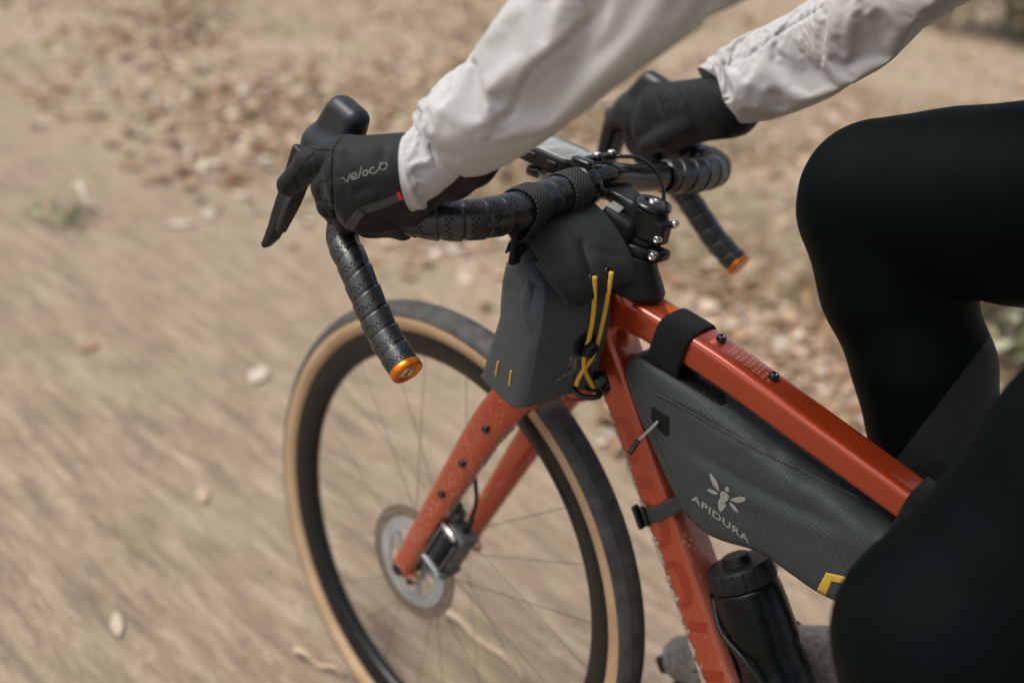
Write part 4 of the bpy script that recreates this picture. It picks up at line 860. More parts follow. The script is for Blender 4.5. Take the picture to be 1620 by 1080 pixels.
BEE = [[(500, 165), (522, 185), (560, 235), (585, 290), (592, 342), (570, 325), (535, 285), (508, 225)], [(470, 318), (500, 316), (550, 332), (584, 358), (555, 372), (520, 358), (485, 338)], [(690, 420), (725, 398), (790, 387), (838, 398), (836, 425), (800, 443), (750, 445)], [(683, 437), (715, 455), (750, 490), (773, 540), (745, 530), (715, 500), (692, 465)],
       [(602, 350), (622, 334), (650, 345), (680, 375), (686, 400), (665, 430), (612, 468), (600, 430), (597, 385)], [(640, 318), (655, 295), (678, 302), (684, 335), (672, 348), (655, 335)], [(590, 408), (596, 450), (610, 480), (632, 470), (658, 465), (640, 500), (600, 537), (585, 505), (578, 455)]]
printed(FBV, [zz(L) for L in BEE], 'bee_emblem', M['print'], fb, 3)
tv, tf = text2d('APIDURA', .012); v, f = decal(FBV, quadmap(tv, zz([(322, 418)])[0], zz([(872, 838)])[0], zz([(335, 360)])[0], zz([(868, 768)])[0]), tf, .0006); mesh('bag_lettering', v, f, M['print'], fb)
# straps of the frame bag
ttc = TT0*.37+TT1*.63; td = norm(TT1-TT0); tn = np.cross([0, 1, 0], td)*-1; tn = tn if tn[2] > 0 else -tn
L = [ttc+A3(0, .0245*c_, 0)*1.0+tn*(.0192*s_ if s_ > 0 else .034*s_) for c_, s_ in supersec(40, 4)]
band(L, .0190, M['fuzzy'], 'top_tube_strap', fb, .0024, wdir=td, n=96)
dd = norm(A3(-.61, 0, -.79)); dn = A3(-.79, 0, .61); dc = A3(-.318, 0, .6165)
L = [dc+A3(0, .0275*c_, 0)+dn*(.0228*s_ if s_ < 0 else .045*s_)+dd*(-.010*max(0, s_)) for c_, s_ in supersec(40, 4)]
band(L, .0085, M['webbing'], 'down_tube_strap', fb, .0016, wdir=dd+dn*-.10, n=96)
bk = dc-dn*.0185+A3(0, .0285, 0); mesh('buckle', *join(rbox(bk-dn*.004+A3(0, .001, 0), (.027, .010, .0055), axes(dd, dn), .0022, 3), rbox(bk+dn*.006+A3(0, .002, 0), (.023, .0055, .0050), axes(dd, dn), .002, 3)), M['gloss'], fb)
L = [TT1*.52+TT2*.48+A3(0, .0225*c_, 0)+tn*(.0175*s_ if s_ > 0 else .032*s_) for c_, s_ in supersec(40, 4)]
band(L, .021, M['fuzzy'], 'top_tube_strap', fb, .003, wdir=norm(TT2-TT1), n=64)
# ---- bottle
bt = empty('water_bottle', tuple(BA+BU*.27), 'black water bottle in the cage on the orange down tube', 'bottle')
o0 = BA+BU*.068
cap_ = [(.0001, -.008), (.0140, -.008), (.0150, -.003), (.0155, .0005), (.0335, .0005), (.0352, .004), (.0358, .010), (.0358, .021), (.0345, .023), (.033, .0235)]
v, f = lathe(resamp(np.array(cap_), 60), o0, BU, 144); rr = v-o0; ax_ = rr@BU; rad = rr-np.outer(ax_, BU); ph = np.arctan2(rad@BN, rad[:, 1]); gro = ((np.abs(((ph/(2*np.pi)*18) % 1)-.5) > .40) & (ax_ > .003) & (ax_ < .0215)); v = v-norm(rad)*np.where(gro, .0018, 0)[:, None]; mesh('bottle_cap', v, f, M['plastic'], bt)
bod = [(.0328, .0235), (.0345, .0245), (.0352, .028), (.0362, .036), (.0368, .050), (.0368, .085), (.0358, .090), (.0345, .096), (.0345, .112), (.0358, .118), (.0366, .124), (.0366, .205), (.034, .212), (.0001, .212)]
v, f = lathe(resamp(np.array(bod), 90), o0, BU, 64); mesh('bottle_body', v, f, M['bottle'], bt); BOT = bvh(v, f)
# ---- computer
cp = empty('bike_computer', tuple(S1(-.066, -.010, .92)), 'small bike computer with pale grey screen on an arm before the stem', 'computer')
cx0 = A3(-.064, -.008, .930); CXA = axes((.985, .10, .05), (-.05, .0, 1)); outline = lambda a, b, e, n=48: supersec(n, e)*[a, b]
def slab(a, b, e, lv):
    V = [];
    for s, z in lv: q = outline(a*s, b*s, e); V.append(cx0+np.outer(q[:, 0], CXA[0])+np.outer(q[:, 1], CXA[1])+CXA[2]*z)
    return steer(np.concatenate(V)), tubefaces(len(lv), 48)
mesh('case', *slab(.0475, .0295, 6, [(.86, -.0125), (.95, -.0115), (1, -.006), (1, .003), (.985, .006), (.955, .0072)]), M['plastic'], cp); mesh('screen', *slab(.0440, .0262, 7, [(1, .0066), (1, .0080), (.98, .0084)]), M['screen'], cp)
mesh('bezel', *slab(.0462, .0284, 6, [(1, .0062), (1, .0070), (.985, .0076)]), M['black'], cp)
for xx_ in (-.026, .002, .026): mesh('button', *rbox(steer(cx0+CXA[0]*xx_+CXA[1]*.0292+CXA[2]*-.001)[0], (.013, .004, .0055), CXA, .0012), M['black'], cp)
mesh('mount_arm', *join(tube(spline([S1(-.140, .031, .930), S1(-.118, .030, .922), S1(-.095, .020, .912), S1(-.066, .0, .907)], 24), np.stack([np.full(24, .0075), np.full(24, .0045)], 1), 14, sec=supersec(14, 4)), lathe([(.014, 0), (.014, .006), (.012, .008)], S1(-.066, -.004, .905), (0, 0, 1), 24), rbox(S1(-.060, .004, .906), (.020, .014, .012), bev=.004)), M['gloss'], cp)
i = np.argmin(abs(QL[:, 1]-.036)); ci = spline(HBL, 200); ci = ci[np.argmin(abs(ci[:, 1]-.033))]
v, f = lathe([(.0155, -.0075), (.0205, -.0075), (.0215, -.0055), (.0215, .0055), (.0205, .0075), (.0155, .0075)], ci, (.03, 1, -.14), 40, cap=False); mesh('clamp_ring', steer(v), f, M['gloss'], cp)
mesh('clamp_lug', *rbox(S1(ci[0]+.006, ci[1]+.001, ci[2]+.0225), (.024, .0125, .010), bev=.003, seg=3), M['gloss'], cp)
# ================================================================== rider
mpx = lambda px, d: px*d/F                                     # size of a photo pixel run at depth d
def pc(L):                                                     # cones given as pixel, depth plane y, pixel radius
    out = []
    for a, b in L:
        A_, B_ = ony(*a[:3]), ony(*b[:3]); out.append(rcone(A_, B_, mpx(a[3], (A_-C)@FW), mpx(b[3], (B_-C)@FW)))
    return out
HANDL = [((654, 255, .243, 44), (556, 246, .252, 31)), ((654, 266, .246, 46), (546, 270, .262, 33)), ((654, 284, .246, 44), (550, 300, .265, 33)), ((652, 300, .243, 42), (566, 330, .262, 31)),
         ((648, 330, .236, 30), (585, 344, .252, 28)), ((632, 357, .232, 19), (578, 356, .250, 17)), ((640, 368, .228, 9), (636, 352, .232, 12))]
FINGL = {'index': [((552, 242, .252, 28), (492, 260, .259, 25)), ((492, 260, .259, 25), (456, 293, .262, 18.5))],
         'middle': [((546, 270, .262, 31), (516, 298, .262, 22)), ((516, 298, .262, 22), (522, 326, .243, 20))],
         'ring': [((548, 302, .264, 29), (523, 324, .262, 21)), ((523, 324, .262, 21), (536, 346, .243, 18))],
         'pinky': [((564, 332, .262, 26), (546, 349, .256, 18)), ((546, 349, .256, 18), (558, 358, .240, 15))],
         'thumb': [((632, 258, .226, 26), (588, 258, .212, 20)), ((588, 258, .212, 20), (548, 272, .209, 16))]}
HANDR = [((1200, 146, -.205, 38), (1150, 160, -.210, 42)), ((1160, 160, -.210, 42), (1048, 170, -.236, 38)), ((1156, 180, -.208, 34), (1034, 200, -.238, 36)), ((1168, 186, -.205, 26), (1125, 196, -.212, 20)), ((1100, 200, -.215, 22), (1060, 222, -.222, 22))]
FINGR = {'index': [((1040, 158, -.240, 28), (1006, 196, -.252, 22)), ((1006, 196, -.252, 22), (1006, 228, -.256, 17))], 'middle': [((1040, 178, -.246, 28), (1012, 216, -.258, 21)), ((1012, 216, -.258, 21), (1018, 246, -.25, 17))],
         'ring': [((1040, 200, -.246, 26), (1020, 230, -.256, 20)), ((1020, 230, -.256, 20), (1030, 250, -.245, 16))], 'pinky': [((1048, 210, -.244, 22), (1030, 240, -.250, 17)), ((1030, 240, -.250, 17), (1040, 254, -.24, 14))],
         'thumb': [((1095, 196, -.205, 22), (1052, 218, -.207, 18)), ((1052, 218, -.207, 18), (1022, 232, -.212, 14))]}
ELB_L, SH_L = at(985, 8, .752), A3(-.50, .205, 1.375); ELB_R, SH_R = at(1400, 22, 1.02), A3(-.50, -.205, 1.375)
WR_L, WR_R = at(690, 244, .895), ony(1180, 150, -.205)
HIP_L, KN_L, AN_L = A3(-.745, .10, 1.10), at(1496, 1012, .725), A3(-.765, .13, .315)
HIP_R, KN_R = A3(-.765, -.105, 1.105), ony(1378, 302, -.132); AN_R = A3(-.565, -.118, .520); SHN_R = ony(1474, 650, -.127)
def scale(L, s): return [(a[:3]+(a[3]*s,), b[:3]+(b[3]*s,)) for a, b in L]
flesh = pc(scale(HANDL[:-2], .66)+sum((scale(v, .58) for v in FINGL.values()), []))+pc(scale(HANDR[:-2], .66)+sum((scale(v, .58) for v in FINGR.values()), []))
flesh += [rcone(WR_L, ELB_L, .022, .032), rcone(ELB_L, SH_L, .033, .046), rcone(WR_R, ELB_R, .012, .028), rcone(ELB_R, SH_R, .031, .046),
          rcone(HIP_L, KN_L, .078, .052), rcone(KN_L, AN_L, .050, .034), rcone(HIP_R, KN_R, .078, .048), rcone(KN_R, SHN_R, .044, .038), rcone(SHN_R, AN_R, .038, .022), rcone(AN_R, AN_R+A3(.15, -.002, -.12), .020, .014), rcone(AN_L, AN_L+A3(.12, 0, -.10), .034, .026),
          rcone((-.765, .05, 1.13), (-.765, -.05, 1.13), .11, .11), rcone((-.765, 0, 1.14), (-.60, 0, 1.32), .12, .13), rcone((-.60, .06, 1.32), (-.48, .07, 1.40), .11, .10), rcone((-.60, -.06, 1.32), (-.48, -.07, 1.40), .11, .10),
          rcone(SH_L, SH_R, .058, .058), rcone((-.47, 0, 1.43), (-.385, 0, 1.545), .055, .052), ellip((-.335, 0, 1.62), (.098, .075, .112)), rcone((-.285, 0, 1.555), (-.255, 0, 1.535), .045, .030), rcone((-.243, 0, 1.625), (-.226, 0, 1.592), .010, .015),
          ellip((-.335, .077, 1.605), (.022, .008, .032)), ellip((-.335, -.077, 1.605), (.022, .008, .032))]
fl = union(flesh, .012); v, f, n = sdf_mesh(fl, (-1.0, -.33, .16), (.1, .36, 1.76), .0068)
per = mesh('person', v, f, M['skin'], N=n, label='rider in pale jacket, black gloves and black tights holding both brake hoods', cat='person')
for s in (1, -1):
    mesh('eye', *lathe([(.0001, .011), (.006, .009), (.010, .004), (.011, 0)], A3(-.252, .030*s, 1.632), (1, .25*s, -.1), 14), M['glove'], per)
v, f, n = sdf_mesh(lambda P: np.maximum(ellip((-.345, 0, 1.645), (.135, .092, .118))(P), (1.612-P[:, 2])+(P[:, 0]+.345)*-.12), (-.5, -.11, 1.58), (-.2, .11, 1.79), .006); mesh('helmet', v, f, M['helmet'], per)
v, f, n = sdf_mesh(lambda P: np.maximum(ellip((-.352, 0, 1.60), (.100, .079, .105))(P), P[:, 0]+.345), (-.48, -.1, 1.48), (-.3, .1, 1.72), .005); mesh('hair', v, f, M['hair'], per)
for s in (1, -1):
    mesh('mouth', *tube([A3(-.232, .016*s, 1.556), A3(-.226, .0, 1.558)], .004, 8), M['red'], per) if s > 0 else None
# ---- jacket: two sleeves and a body, one garment
def sleeve(st, sh, hemdir, side):
    P = np.array([at(x, y, d) for x, y, h, d in st]); R = np.array([mpx(h, d) for x, y, h, d in st]); m = len(P)
    tl = [.12, .26, .42, .6, .8, 1.]; R = np.r_[R, [R[-1]*(1-t)+.075*t for t in tl]]; P = np.vstack([P]+[[P[-1]*(1-t)+sh*t] for t in tl])
    Q = resamp(spline(np.c_[P, R], 400), 900); Kk = np.hanning(41); Kk /= Kk.sum(); Qp = np.vstack([np.repeat(Q[:1], 20, 0), Q, np.repeat(Q[-1:], 20, 0)]); Q = np.stack([np.convolve(Qp[:, k], Kk, 'valid') for k in range(4)], 1); ii = np.unique(np.round(np.r_[np.linspace(0, 500, 190), np.linspace(506, 899, 60)]).astype(int)); Q = Q[ii]; assert len(Q) == 250, len(Q); PP, RR = Q[:, :3], Q[:, 3]; T, S_, N_ = frames(PP, tuple(norm(C-PP[0])))
    b = np.clip(1-np.arange(250)/40, 0, 1)[:, None]; hd = norm(np.asarray(hemdir)); n = 150; th = np.linspace(0, 2*np.pi, n, endpoint=False); V = []; vv = norm(C-PP[0])
    for i in range(250):
        t = norm(T[i]*(1-b[i])+hd*b[i]); s = norm(np.cross(N_[i], t)); k = np.cross(t, s)
        V.append(PP[i]+RR[i]*(np.outer(np.cos(th), s)+np.outer(np.sin(th), k)))
    return np.concatenate(V), tubefaces(250, n, cap=False), np.repeat(np.arange(250)/249, n), np.tile(th, 250)
STL = [(645, 276, 60, .893), (662, 266, 60, .890), (688, 243, 59, .884), (714, 214, 61, .876), (737, 194, 67, .867), (764, 180, 79, .855), (798, 149, 86, .838), (842, 106, 92, .816), (890, 55, 105, .788), (968, -8, 113, .752)]
hdL = norm(RT*.98-UP*-.10-FW*.12); hdL = norm(RT*.975-UP*.12*-1*-1-FW*.2)
VL, FL, UL, TL = sleeve(STL, SH_L, RT*.98+UP*.06-FW*.18, 1); NL = vnormals(VL, FL)
if (NL@norm(C-VL.mean(0)))[np.argmin(np.linalg.norm(VL-C, axis=1))] < 0: FL = [q[::-1] for q in FL]; NL = -NL
tr = bvh(VL, FL); cz_ = lambda p, w, d, *a, **k: crease(VL, NL, tr, p, w, d*(1 if k.get('nn') else .62), *[x*(1 if k.get('nn') else .62) if i < 2 else x for i, x in enumerate(a)], **k)
z8 = lambda L: [(620+x*.3148, y*.3148) for x, y in L]
# how the cloth hangs and bunches: each smooth sleeve, cut a little too large, is draped over the arm inside it
def refine(A, k):                                             # Catmull-Rom refinement along the first axis
    m = len(A); Q = np.concatenate([2*A[:1]-A[1:2], A, 2*A[-1:]-A[-2:-1]]); q = np.arange((m-1)*k+1)/k; i = np.minimum(q.astype(int), m-2); t = (q-i)[:, None, None]
    a, b, c, e = Q[i], Q[i+1], Q[i+2], Q[i+3]; return .5*(2*b+(c-a)*t+(2*a-5*b+4*c-e)*t*t+(3*b-3*c+e-a)*t**3)
def drape(V0, hemrows, frames=40, size=10.0):
    W = V0.reshape(250, 150, 3)[::3, ::2]; m, n = W.shape[:2]; c = W.mean(1)
    fs = [(i*n+j, i*n+(j+1) % n, (i+1)*n+(j+1) % n, (i+1)*n+j) for i in range(m-1) for j in range(n)]
    me = bpy.data.meshes.new('cloth'); me.from_pydata([tuple(v*size) for v in W.reshape(-1, 3)], [], fs); o = bpy.data.objects.new('cloth', me); COL.objects.link(o)
    vg = o.vertex_groups.new(name='pin')
    for r in range(m): vg.add(list(range(r*n, (r+1)*n)), 1.0 if r < hemrows or r >= 75 else .05, 'ADD')
    k = np.interp(np.arange(m)/m, [0, .08, .25, .5, 1], [.80, .72, .70, .74, .8]); A = (c[:, None]+(W-c[:, None])*k[:, None, None]+np.array([0, 0, .004]))[::2, ::3]
    ma, q = A.shape[:2]; A = A.reshape(-1, 3); fa = [(i*q+j, i*q+(j+1) % q, (i+1)*q+(j+1) % q, (i+1)*q+j) for i in range(ma-1) for j in range(q)]
    if np.dot(np.cross(A[1]-A[0], A[q]-A[0]), A[0]-c[0]) < 0: fa = [f[::-1] for f in fa]
    mm = bpy.data.meshes.new('arm'); mm.from_pydata([tuple(v*size) for v in A], [], fa); oa = bpy.data.objects.new('arm', mm); COL.objects.link(oa)
    oa.modifiers.new('collision', 'COLLISION'); oa.collision.thickness_outer = .02; oa.collision.thickness_inner = .05; oa.collision.cloth_friction = 12
    cl = o.modifiers.new('cloth', 'CLOTH'); st = cl.settings; st.quality = 8; st.mass = .25; st.tension_stiffness = st.compression_stiffness = 40; st.shear_stiffness = 12; st.bending_stiffness = .4
    st.tension_damping = st.compression_damping = st.shear_damping = 10; st.bending_damping = .8; st.air_damping = 2; st.vertex_group_mass = 'pin'; st.pin_stiffness = 1; st.shrink_min = st.shrink_max = -.08
    cc = cl.collision_settings; cc.use_collision = True; cc.distance_min = .015; cc.use_self_collision = True; cc.self_distance_min = .012; cc.self_friction = 6; cc.collision_quality = 3
    cl.point_cache.frame_end = frames; SC.gravity = (0, 0, -1)
    for fr_ in range(1, frames+1): SC.frame_set(fr_)
    ev = o.evaluated_get(bpy.context.evaluated_depsgraph_get()); mv_ = ev.to_mesh(); P = np.empty(len(mv_.vertices)*3); mv_.vertices.foreach_get('co', P); ev.to_mesh_clear(); P = P.reshape(m, n, 3)/size
    for ob, d in ((o, me), (oa, mm)): bpy.data.objects.remove(ob); bpy.data.meshes.remove(d)
    SC.frame_set(1)
    if not np.isfinite(P).all() or np.abs(P-W).max() > .06: P = W
    R = refine(P, 3).transpose(1, 0, 2); R = np.concatenate([R[-2:], R, R[:3]]); return refine(R, 2)[4:154].transpose(1, 0, 2).reshape(-1, 3)
VL = drape(VL, 2); NL = vnormals(VL, FL)
if np.einsum('ij,ij->i', NL, VL-np.repeat(VL.reshape(250, 150, 3).mean(1), 150, 0)).mean() < 0: NL = -NL
tr = bvh(VL, FL); SEAM_L = z8([(935, -40), (970, 20), (1008, 82), (945, 137), (865, 222), (800, 278), (735, 325), (690, 372), (645, 447), (622, 512), (600, 562), (535, 610), (490, 690), (455, 738)])
D = crease(VL, NL, tr, SEAM_L, .0030, .0030, .0014, .0006, 1.8, 40)
r2 = np.random.default_rng(21); sm_ = spline(SEAM_L, 120)
for k_i in range(22):
    q_ = sm_[r2.integers(4, 116)]; a_ = r2.uniform(.2, 1.1)*(1 if r2.random() < .5 else -1); l_ = r2.uniform(9, 22); dx_, dy_ = math.cos(a_+.5)*l_, math.sin(a_+.5)*l_; sg_ = 1 if r2.random() < .6 else -1
    D += crease(VL, NL, tr, [(q_[0]+sg_*2, q_[1]), (q_[0]+sg_*(2+dx_*.5), q_[1]+dy_*.4), (q_[0]+sg_*dx_, q_[1]+dy_)], .0019, .0009, .0004, .0002, 1.8, 10)
D += cz_(z8([(60, 690), (62, 800), (90, 900), (140, 1010)]), .0012, .0009, .0004, .0004, nn=20)
VL2 = VL+NL*D[:, None]
STR = [(1142, 148, 57, 1.215), (1168, 136, 59, 1.19), (1205, 116, 64, 1.155), (1263, 87, 69, 1.11), (1335, 50, 78, 1.065), (1400, 8, 82, 1.02)]
VR, FR, UR, TR = sleeve(STR, SH_R, RT*.66+UP*.66+FW*-.12, -1); NR = vnormals(VR, FR)
if (NR@norm(C-VR.mean(0)))[np.argmin(np.linalg.norm(VR-C, axis=1))] < 0: FR = [q[::-1] for q in FR]; NR = -NR
tr = bvh(VR, FR); cr_ = lambda *a, **k: crease(VR, NR, tr, *a, **k); zr = lambda L: [(600+x*.6296, y*.6296) for x, y in L]
VR = drape(VR, 4); NR = vnormals(VR, FR)
if np.einsum('ij,ij->i', NR, VR-np.repeat(VR.reshape(250, 150, 3).mean(1), 150, 0)).mean() < 0: NR = -NR
tr = bvh(VR, FR); D = cr_(zr([(1130, 5), (1050, 55), (985, 95), (930, 140), (870, 155)]), .0030, .0024, .0012, .0006, nn=22)
VR2 = VR+NR*D[:, None]
def rim(V, n=150):                                            # turn the cuff hem inwards
    c = V[:n].mean(0); ax_ = norm(V[n*6:n*7].mean(0)-c); out = []
    for s, k in ((.965, 0), (.93, .004), (.90, .02), (.85, .05)): out.append(c+(V[:n]-c)*s+ax_*k)
    return np.concatenate(out[::-1]), n
rings = [(-.79, 1.06, .155, .118), (-.765, 1.12, .165, .125), (-.72, 1.20, .165, .13), (-.65, 1.28, .175, .135), (-.57, 1.345, .19, .135), (-.51, 1.385, .195, .12), (-.465, 1.425, .13, .09), (-.435, 1.47, .075, .07), (-.42, 1.50, .066, .064)]
Pb = resamp(spline([(a, 0, b) for a, b, _, _ in rings], 60), 60); Rb = spline([(c, d) for _, _, c, d in rings], 60); vt, ft = tube(Pb, Rb, 60, up=(-.6, 0, .8), sec=supersec(60, 2.3))
pieces = [(np.vstack([rim(VL2)[0], VL2]), tubefaces(254, 150, cap=False)), (np.vstack([rim(VR2)[0], VR2]), tubefaces(254, 150, cap=False)), (vt, ft)]
jv, jf = join(*pieces); jk = mesh('jacket', jv, jf, M['jacket'], per)
JL = bvh(VL2, FL); JR = bvh(VR2, FR)
def stitches(tree, path, step, L, r):
    P = resamp(np.array(path, float), 400); s = np.r_[0, np.cumsum(np.linalg.norm(np.diff(P, axis=0), axis=1))]; out = []
    for a in np.arange(0, s[-1]-L, step):
        p = [np.array([np.interp(a+o, s, P[:, 0]), np.interp(a+o, s, P[:, 1])]) for o in (0, L/2, L)]; q = [on(tree, *x, .00005) for x in p]
        if all(x is not None for x in q): out.append(tube(q, r, 5))
    return join(*out)
hem = [(641, 218), (639, 240), (641, 262), (646, 285), (655, 308), (666, 325)]; hem2 = [(x+4.5, y+.5) for x, y in hem]
mesh('hem_stitching', *join(stitches(JL, spline(hem, 60), 3.4, 1.9, .00028), stitches(JL, spline(hem2, 60), 3.4, 1.9, .00028)), M['thread'], jk, kind='stuff')
def seam(tree, path, r, off=-.0003):
    q = [on(tree, *p, off) for p in spline(path, 40)]; q = [x for x in q if x is not None]; return tube(spline(q, 80), r, 6)
mesh('sleeve_seam', *seam(JL, SEAM_L, .0005), M['thread'], jk)
mesh('sleeve_seam', *seam(JR, zr([(1130, 5), (1050, 55), (985, 95), (935, 138), (870, 155)]), .0005), M['thread'], jk)
# black gauntlet showing under the left cuff
gl = [((700, 262, .232, 46), (748, 262, .228, 34)), ((662, 300, .232, 34), (712, 284, .228, 32)), ((720, 268, .228, 40), (775, 246, .222, 24))]
gv, gf, gn = sdf_mesh(union(pc(gl), .012), (-.32, .16, .88), (.0, .32, 1.10), .003)
# ---- gloves
def glove(hand, fingers, lo, hi, h):
    fn = union(pc(hand), .012); fs = [union(pc(v), .005) for v in fingers.values()]; u = union([fn]+fs, .0045); return u
uL = glove(HANDL, FINGL, 0, 0, 0); gL = union([uL, union(pc(gl), .012)], .006)
v, f, n = sdf_mesh(gL, (-.34, .15, .86), (.12, .33, 1.10), .0026)
tr = bvh(v, f); gz = lambda L: [(420+x*.2407, 140+y*.2407) for x, y in L]; cg = lambda *a, **k: crease(v, n, tr, *a, **k)
D = cg(gz([(520, 300), (445, 400), (432, 520), (438, 640), (440, 720), (455, 850), (515, 930)]), .0016, .0022, .0004, .0006, nn=26)
D += cg(gz([(285, 392), (360, 410), (440, 405)]), .0012, .0012, .0004, .0004); D += cg(gz([(350, 618), (395, 605), (435, 598)]), .0014, .0018, .0008); D += cg(gz([(310, 640), (330, 560), (400, 470), (440, 420)]), .0022, .0022, .0006)
D += cg(gz([(318, 725), (380, 740), (435, 745)]), .0020, .0018, .0006); D += cg(gz([(105, 690), (190, 600), (260, 480), (330, 410)]), .0012, .0009, .0003)
D += cg(gz([(600, 300), (640, 350), (700, 370), (780, 350)]), .0065, .0012); D += cg(gz([(820, 300), (790, 400), (780, 520), (800, 640)]), .0070, -.0016); D += cg(gz([(540, 340), (570, 430), (560, 560)]), .008, -.0010)
D += cg(gz([(520, 920), (600, 960), (720, 975)]), .0040, .0014); D += cg(gz([(625, 790), (700, 860), (900, 880)]), .006, .0018, .001); D += cg(gz([(640, 500), (760, 460), (830, 430)]), .009, .0009)
for L in ([(300, 440), (335, 480), (350, 530)], [(270, 470), (300, 520), (315, 560)], [(180, 560), (215, 620), (225, 660)], [(335, 650), (360, 700), (370, 760)], [(345, 770), (385, 800), (420, 850)]): D = D+cg(gz(L), .0020, .0014, .0006, .0004)
for L in ([(470, 330), (520, 360), (600, 345)], [(480, 560), (520, 640), (530, 740)], [(560, 700), (640, 660), (720, 640)], [(840, 340), (815, 450), (805, 560)], [(700, 300), (720, 330), (800, 330)], [(560, 860), (640, 900), (760, 905)], [(690, 930), (800, 900), (900, 905)]): D = D+cg(gz(L), .0042, .0014, .0009, .0005)
v = v+n*D[:, None]; GLV = bvh(v, f)
glo = mesh('glove', v, f, M['glove'], per, label='left glove with pale script on the back of the hand')
for L in ([(520, 300), (445, 400), (432, 520), (438, 640), (440, 720), (455, 850), (515, 930)], [(290, 392), (360, 408), (438, 402)], [(352, 618), (395, 605), (434, 600)], [(100, 695), (190, 600), (262, 480), (330, 412)], [(320, 728), (380, 742), (434, 746)], [(520, 935), (640, 800), (880, 690)]):
    v_, f_ = seam(GLV, gz(L), .00045, .0001); mesh('glove_seam', v_, f_, M['glove_panel'], glo)
# reflective stripe, seam line and script on the back of the hand
for poly in ([(569, 328), (600, 318), (629, 306), (637, 315), (610, 328), (580, 337)], [(567, 330), (578, 338), (568, 350), (560, 365), (545, 363), (552, 345)]): mesh('reflective_stripe', *decalpoly(GLV, poly, 5, .0005), M['stripe'], glo)
mesh('red_tab', *decalpoly(GLV, [(628, 304), (633, 303), (638, 315), (633, 316)], 3, .0010), M['red'], glo)
zg = lambda L: [(500+x*.1575, 220+y*.1575) for x, y in L]
let = [[(250, 402), (275, 388), (295, 408), (318, 428), (332, 395), (345, 358), (352, 350)], [(362, 385), (395, 378), (412, 358), (402, 340), (380, 345), (362, 372), (366, 400), (388, 405), (412, 392)], [(414, 394), (432, 384), (450, 330), (462, 276)],
       [(506, 314), (488, 320), (474, 342), (482, 364), (502, 366), (520, 346), (524, 326), (511, 314), (500, 315)], [(590, 285), (566, 292), (545, 318), (556, 342), (585, 345), (612, 330)], [(612, 330), (632, 305), (645, 268)], [(640, 242), (652, 238)],
       [(690, 240), (664, 248), (646, 276), (654, 302), (684, 308), (710, 288), (716, 258), (700, 242), (682, 242)]]
mesh('glove_script', *join(*[decal(GLV, *stroke2d(zg(L), 1.35, 44), .0006) for L in let]), M['print_dim'], glo)
uR = glove(HANDR, FINGR, 0, 0, 0); v, f, n = sdf_mesh(uR, (-.26, -.31, .82), (.10, -.13, 1.06), .003); tr = bvh(v, f); cg = lambda *a, **k: crease(v, n, tr, *a, **k)
zq = lambda L: [(940+x*.1852, 90+y*.1852) for x, y in L]; D = 0
for L in ([(700, 250), (640, 330), (600, 430)], [(740, 245), (690, 330), (665, 420)], [(800, 260), (750, 340), (730, 420)], [(560, 330), (560, 420), (590, 520)]): D = D+cg(zq(L), .0040, .0030, .0012, .0006)
v = v+n*np.reshape(D, (-1, 1)); mesh('glove', v, f, M['glove'], per, label='plain right glove behind the handlebar')
# ---- tights
RTH = [((1620, 322), 150, -.13), ((1500, 316), 133, -.131), ((1380, 306), 100, -.132)]
legR = [rcone(HIP_R, ony(1620, 324, -.125), .098, .0835), rcone(ony(1620, 324, -.125), ony(1490, 316, -.131), .0835, mpx(131, .985)), rcone(ony(1490, 316, -.131), ony(1384, 304, -.133), mpx(131, .985), mpx(103, 1.02)), rcone(ony(1384, 304, -.133), ony(1378, 330, -.133), mpx(102, 1.02), mpx(98, 1.03)),
        rcone(ony(1384, 340, -.133), ony(1412, 450, -.131), mpx(104, 1.03), mpx(100, 1.045)), rcone(ony(1412, 450, -.131), ony(1462, 585, -.129), mpx(102, 1.045), mpx(94, 1.06)), rcone(ony(1462, 585, -.129), ony(1478, 690, -.126), mpx(96, 1.06), mpx(86, 1.07)), rcone(ony(1478, 690, -.126), AN_R, mpx(86, 1.07), .040)]
legL = [rcone(HIP_L, KN_L*.5+HIP_L*.5, .094, .081), rcone(KN_L*.5+HIP_L*.5, KN_L, .081, .0705), rcone(KN_L, KN_L*.7+AN_L*.3, .068, .063), rcone(KN_L*.7+AN_L*.3, AN_L, .063, .041)]
pel = [rcone((-.765, .055, 1.12), (-.765, -.055, 1.12), .118, .118)]
tg_ = union(legR+legL+pel, .030); v, f, n = sdf_mesh(tg_, (-1.0, -.30, .22), (-.2, .32, 1.30), .0062)
cen = v[f].mean(1); pA, pB, pD = ony(1545, 560, -.07), ony(1462, 668, -.07), ony(1490, 742, -.07); pn = norm(np.cross(pB-pA, ray(1500, 600))); pn = pn if (pD-pA)@pn > 0 else -pn
lowR = ((cen-pA)@pn > 0) & (cen[:, 1] < 0) & (cen[:, 2] < .9)
bd = np.intersect1d(np.unique(f[lowR]), np.unique(f[~lowR])); v[bd] -= ((v[bd]-pA)@pn)[:, None]*pn
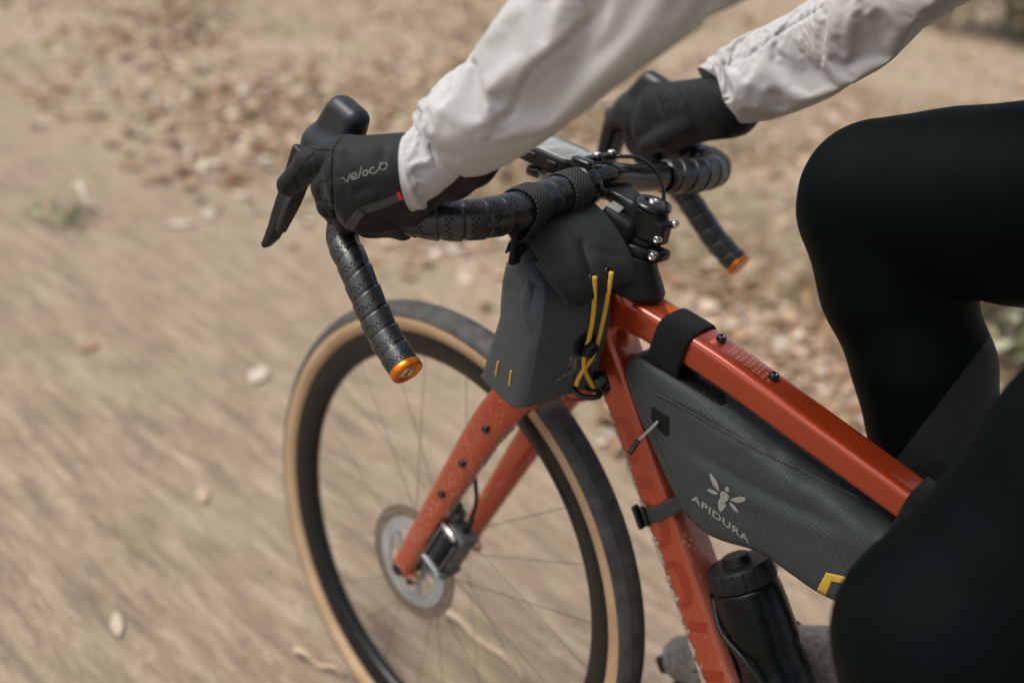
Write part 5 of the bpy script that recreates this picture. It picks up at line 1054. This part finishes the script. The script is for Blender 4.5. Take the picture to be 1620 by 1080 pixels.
for nm, msk, mt, lab in (('tights', ~lowR, M['tights'], None), ('leg_warmer', lowR, M['warmer'], 'charcoal lower edge of the right leg wear')):
    q = f[msk]; u, inv = np.unique(q, return_inverse=True); mesh(nm, v[u], inv.reshape(-1, 4), mt, per, N=n[u], label=lab)
# ---- shoes
def shoe(an, toe, side, nm):
    d = norm(toe-an); upv = norm(A3(0, 0, 1)-d*d[2]); hl = an-d*.065-upv*.045; bl = toe-d*.075
    body = union([rcone(an, hl+upv*.01+d*.02, .033, .032), rcone(hl+d*.02, bl-upv*.006, .033, .036), rcone(bl-upv*.006, toe-d*.026, .036, .029), rcone(an-upv*.015, bl+upv*.012, .037, .030)], .02)
    def fn(P): return np.maximum(body(P), -((P-bl)@upv)-.030)
    v, f, n = sdf_mesh(fn, np.minimum(np.minimum(an, toe), hl)-.07, np.maximum(np.maximum(an, toe), hl)+.07, .0042); o = mesh(nm, v, f, M['shoe'], per, N=n, label=side)
    Mx = axes(d, upv)
    for k in range(5): 
        for sg in (1, -1): mesh('sole_lug', *rbox(toe-d*(.012+.026*k)-upv*.030+Mx[1]*sg*(.017+.004*min(k, 2)), (.016, .018, .014), Mx, .003), M['shoe_dark'], o)
    mesh('toe_cap', *join(*[rbox(toe-d*.004+upv*.003+Mx[1]*yy, (.012, .013, .022), Mx, .003) for yy in (-.017, 0, .017)]), M['shoe_dark'], o)
    for q_ in (.05, .10): mesh('shoe_strap', *tube([bl-d*q_+upv*(.034+q_*.10)+Mx[1]*x*.040+upv*-(x*x*.030) for x in np.linspace(-1, 1, 14)], np.stack([np.full(14, .011), np.full(14, .0026)], 1), 10, up=tuple(upv)), M['shoe_dark'], o)
    mesh('toe_strap', *tube([bl+upv*.030+Mx[1]*x*.04+upv*-(x*x*.028) for x in np.linspace(-1, 1, 14)], np.stack([np.full(14, .010), np.full(14, .0022)], 1), 10, up=tuple(upv)), M['shoe_dark'], o)
shoe(AN_R, A3(-.318, -.112, .318), 'dusty grey right shoe seen past the down tube', 'shoe'); shoe(AN_L, A3(-.60, .13, .17), 'dusty left shoe', 'shoe')
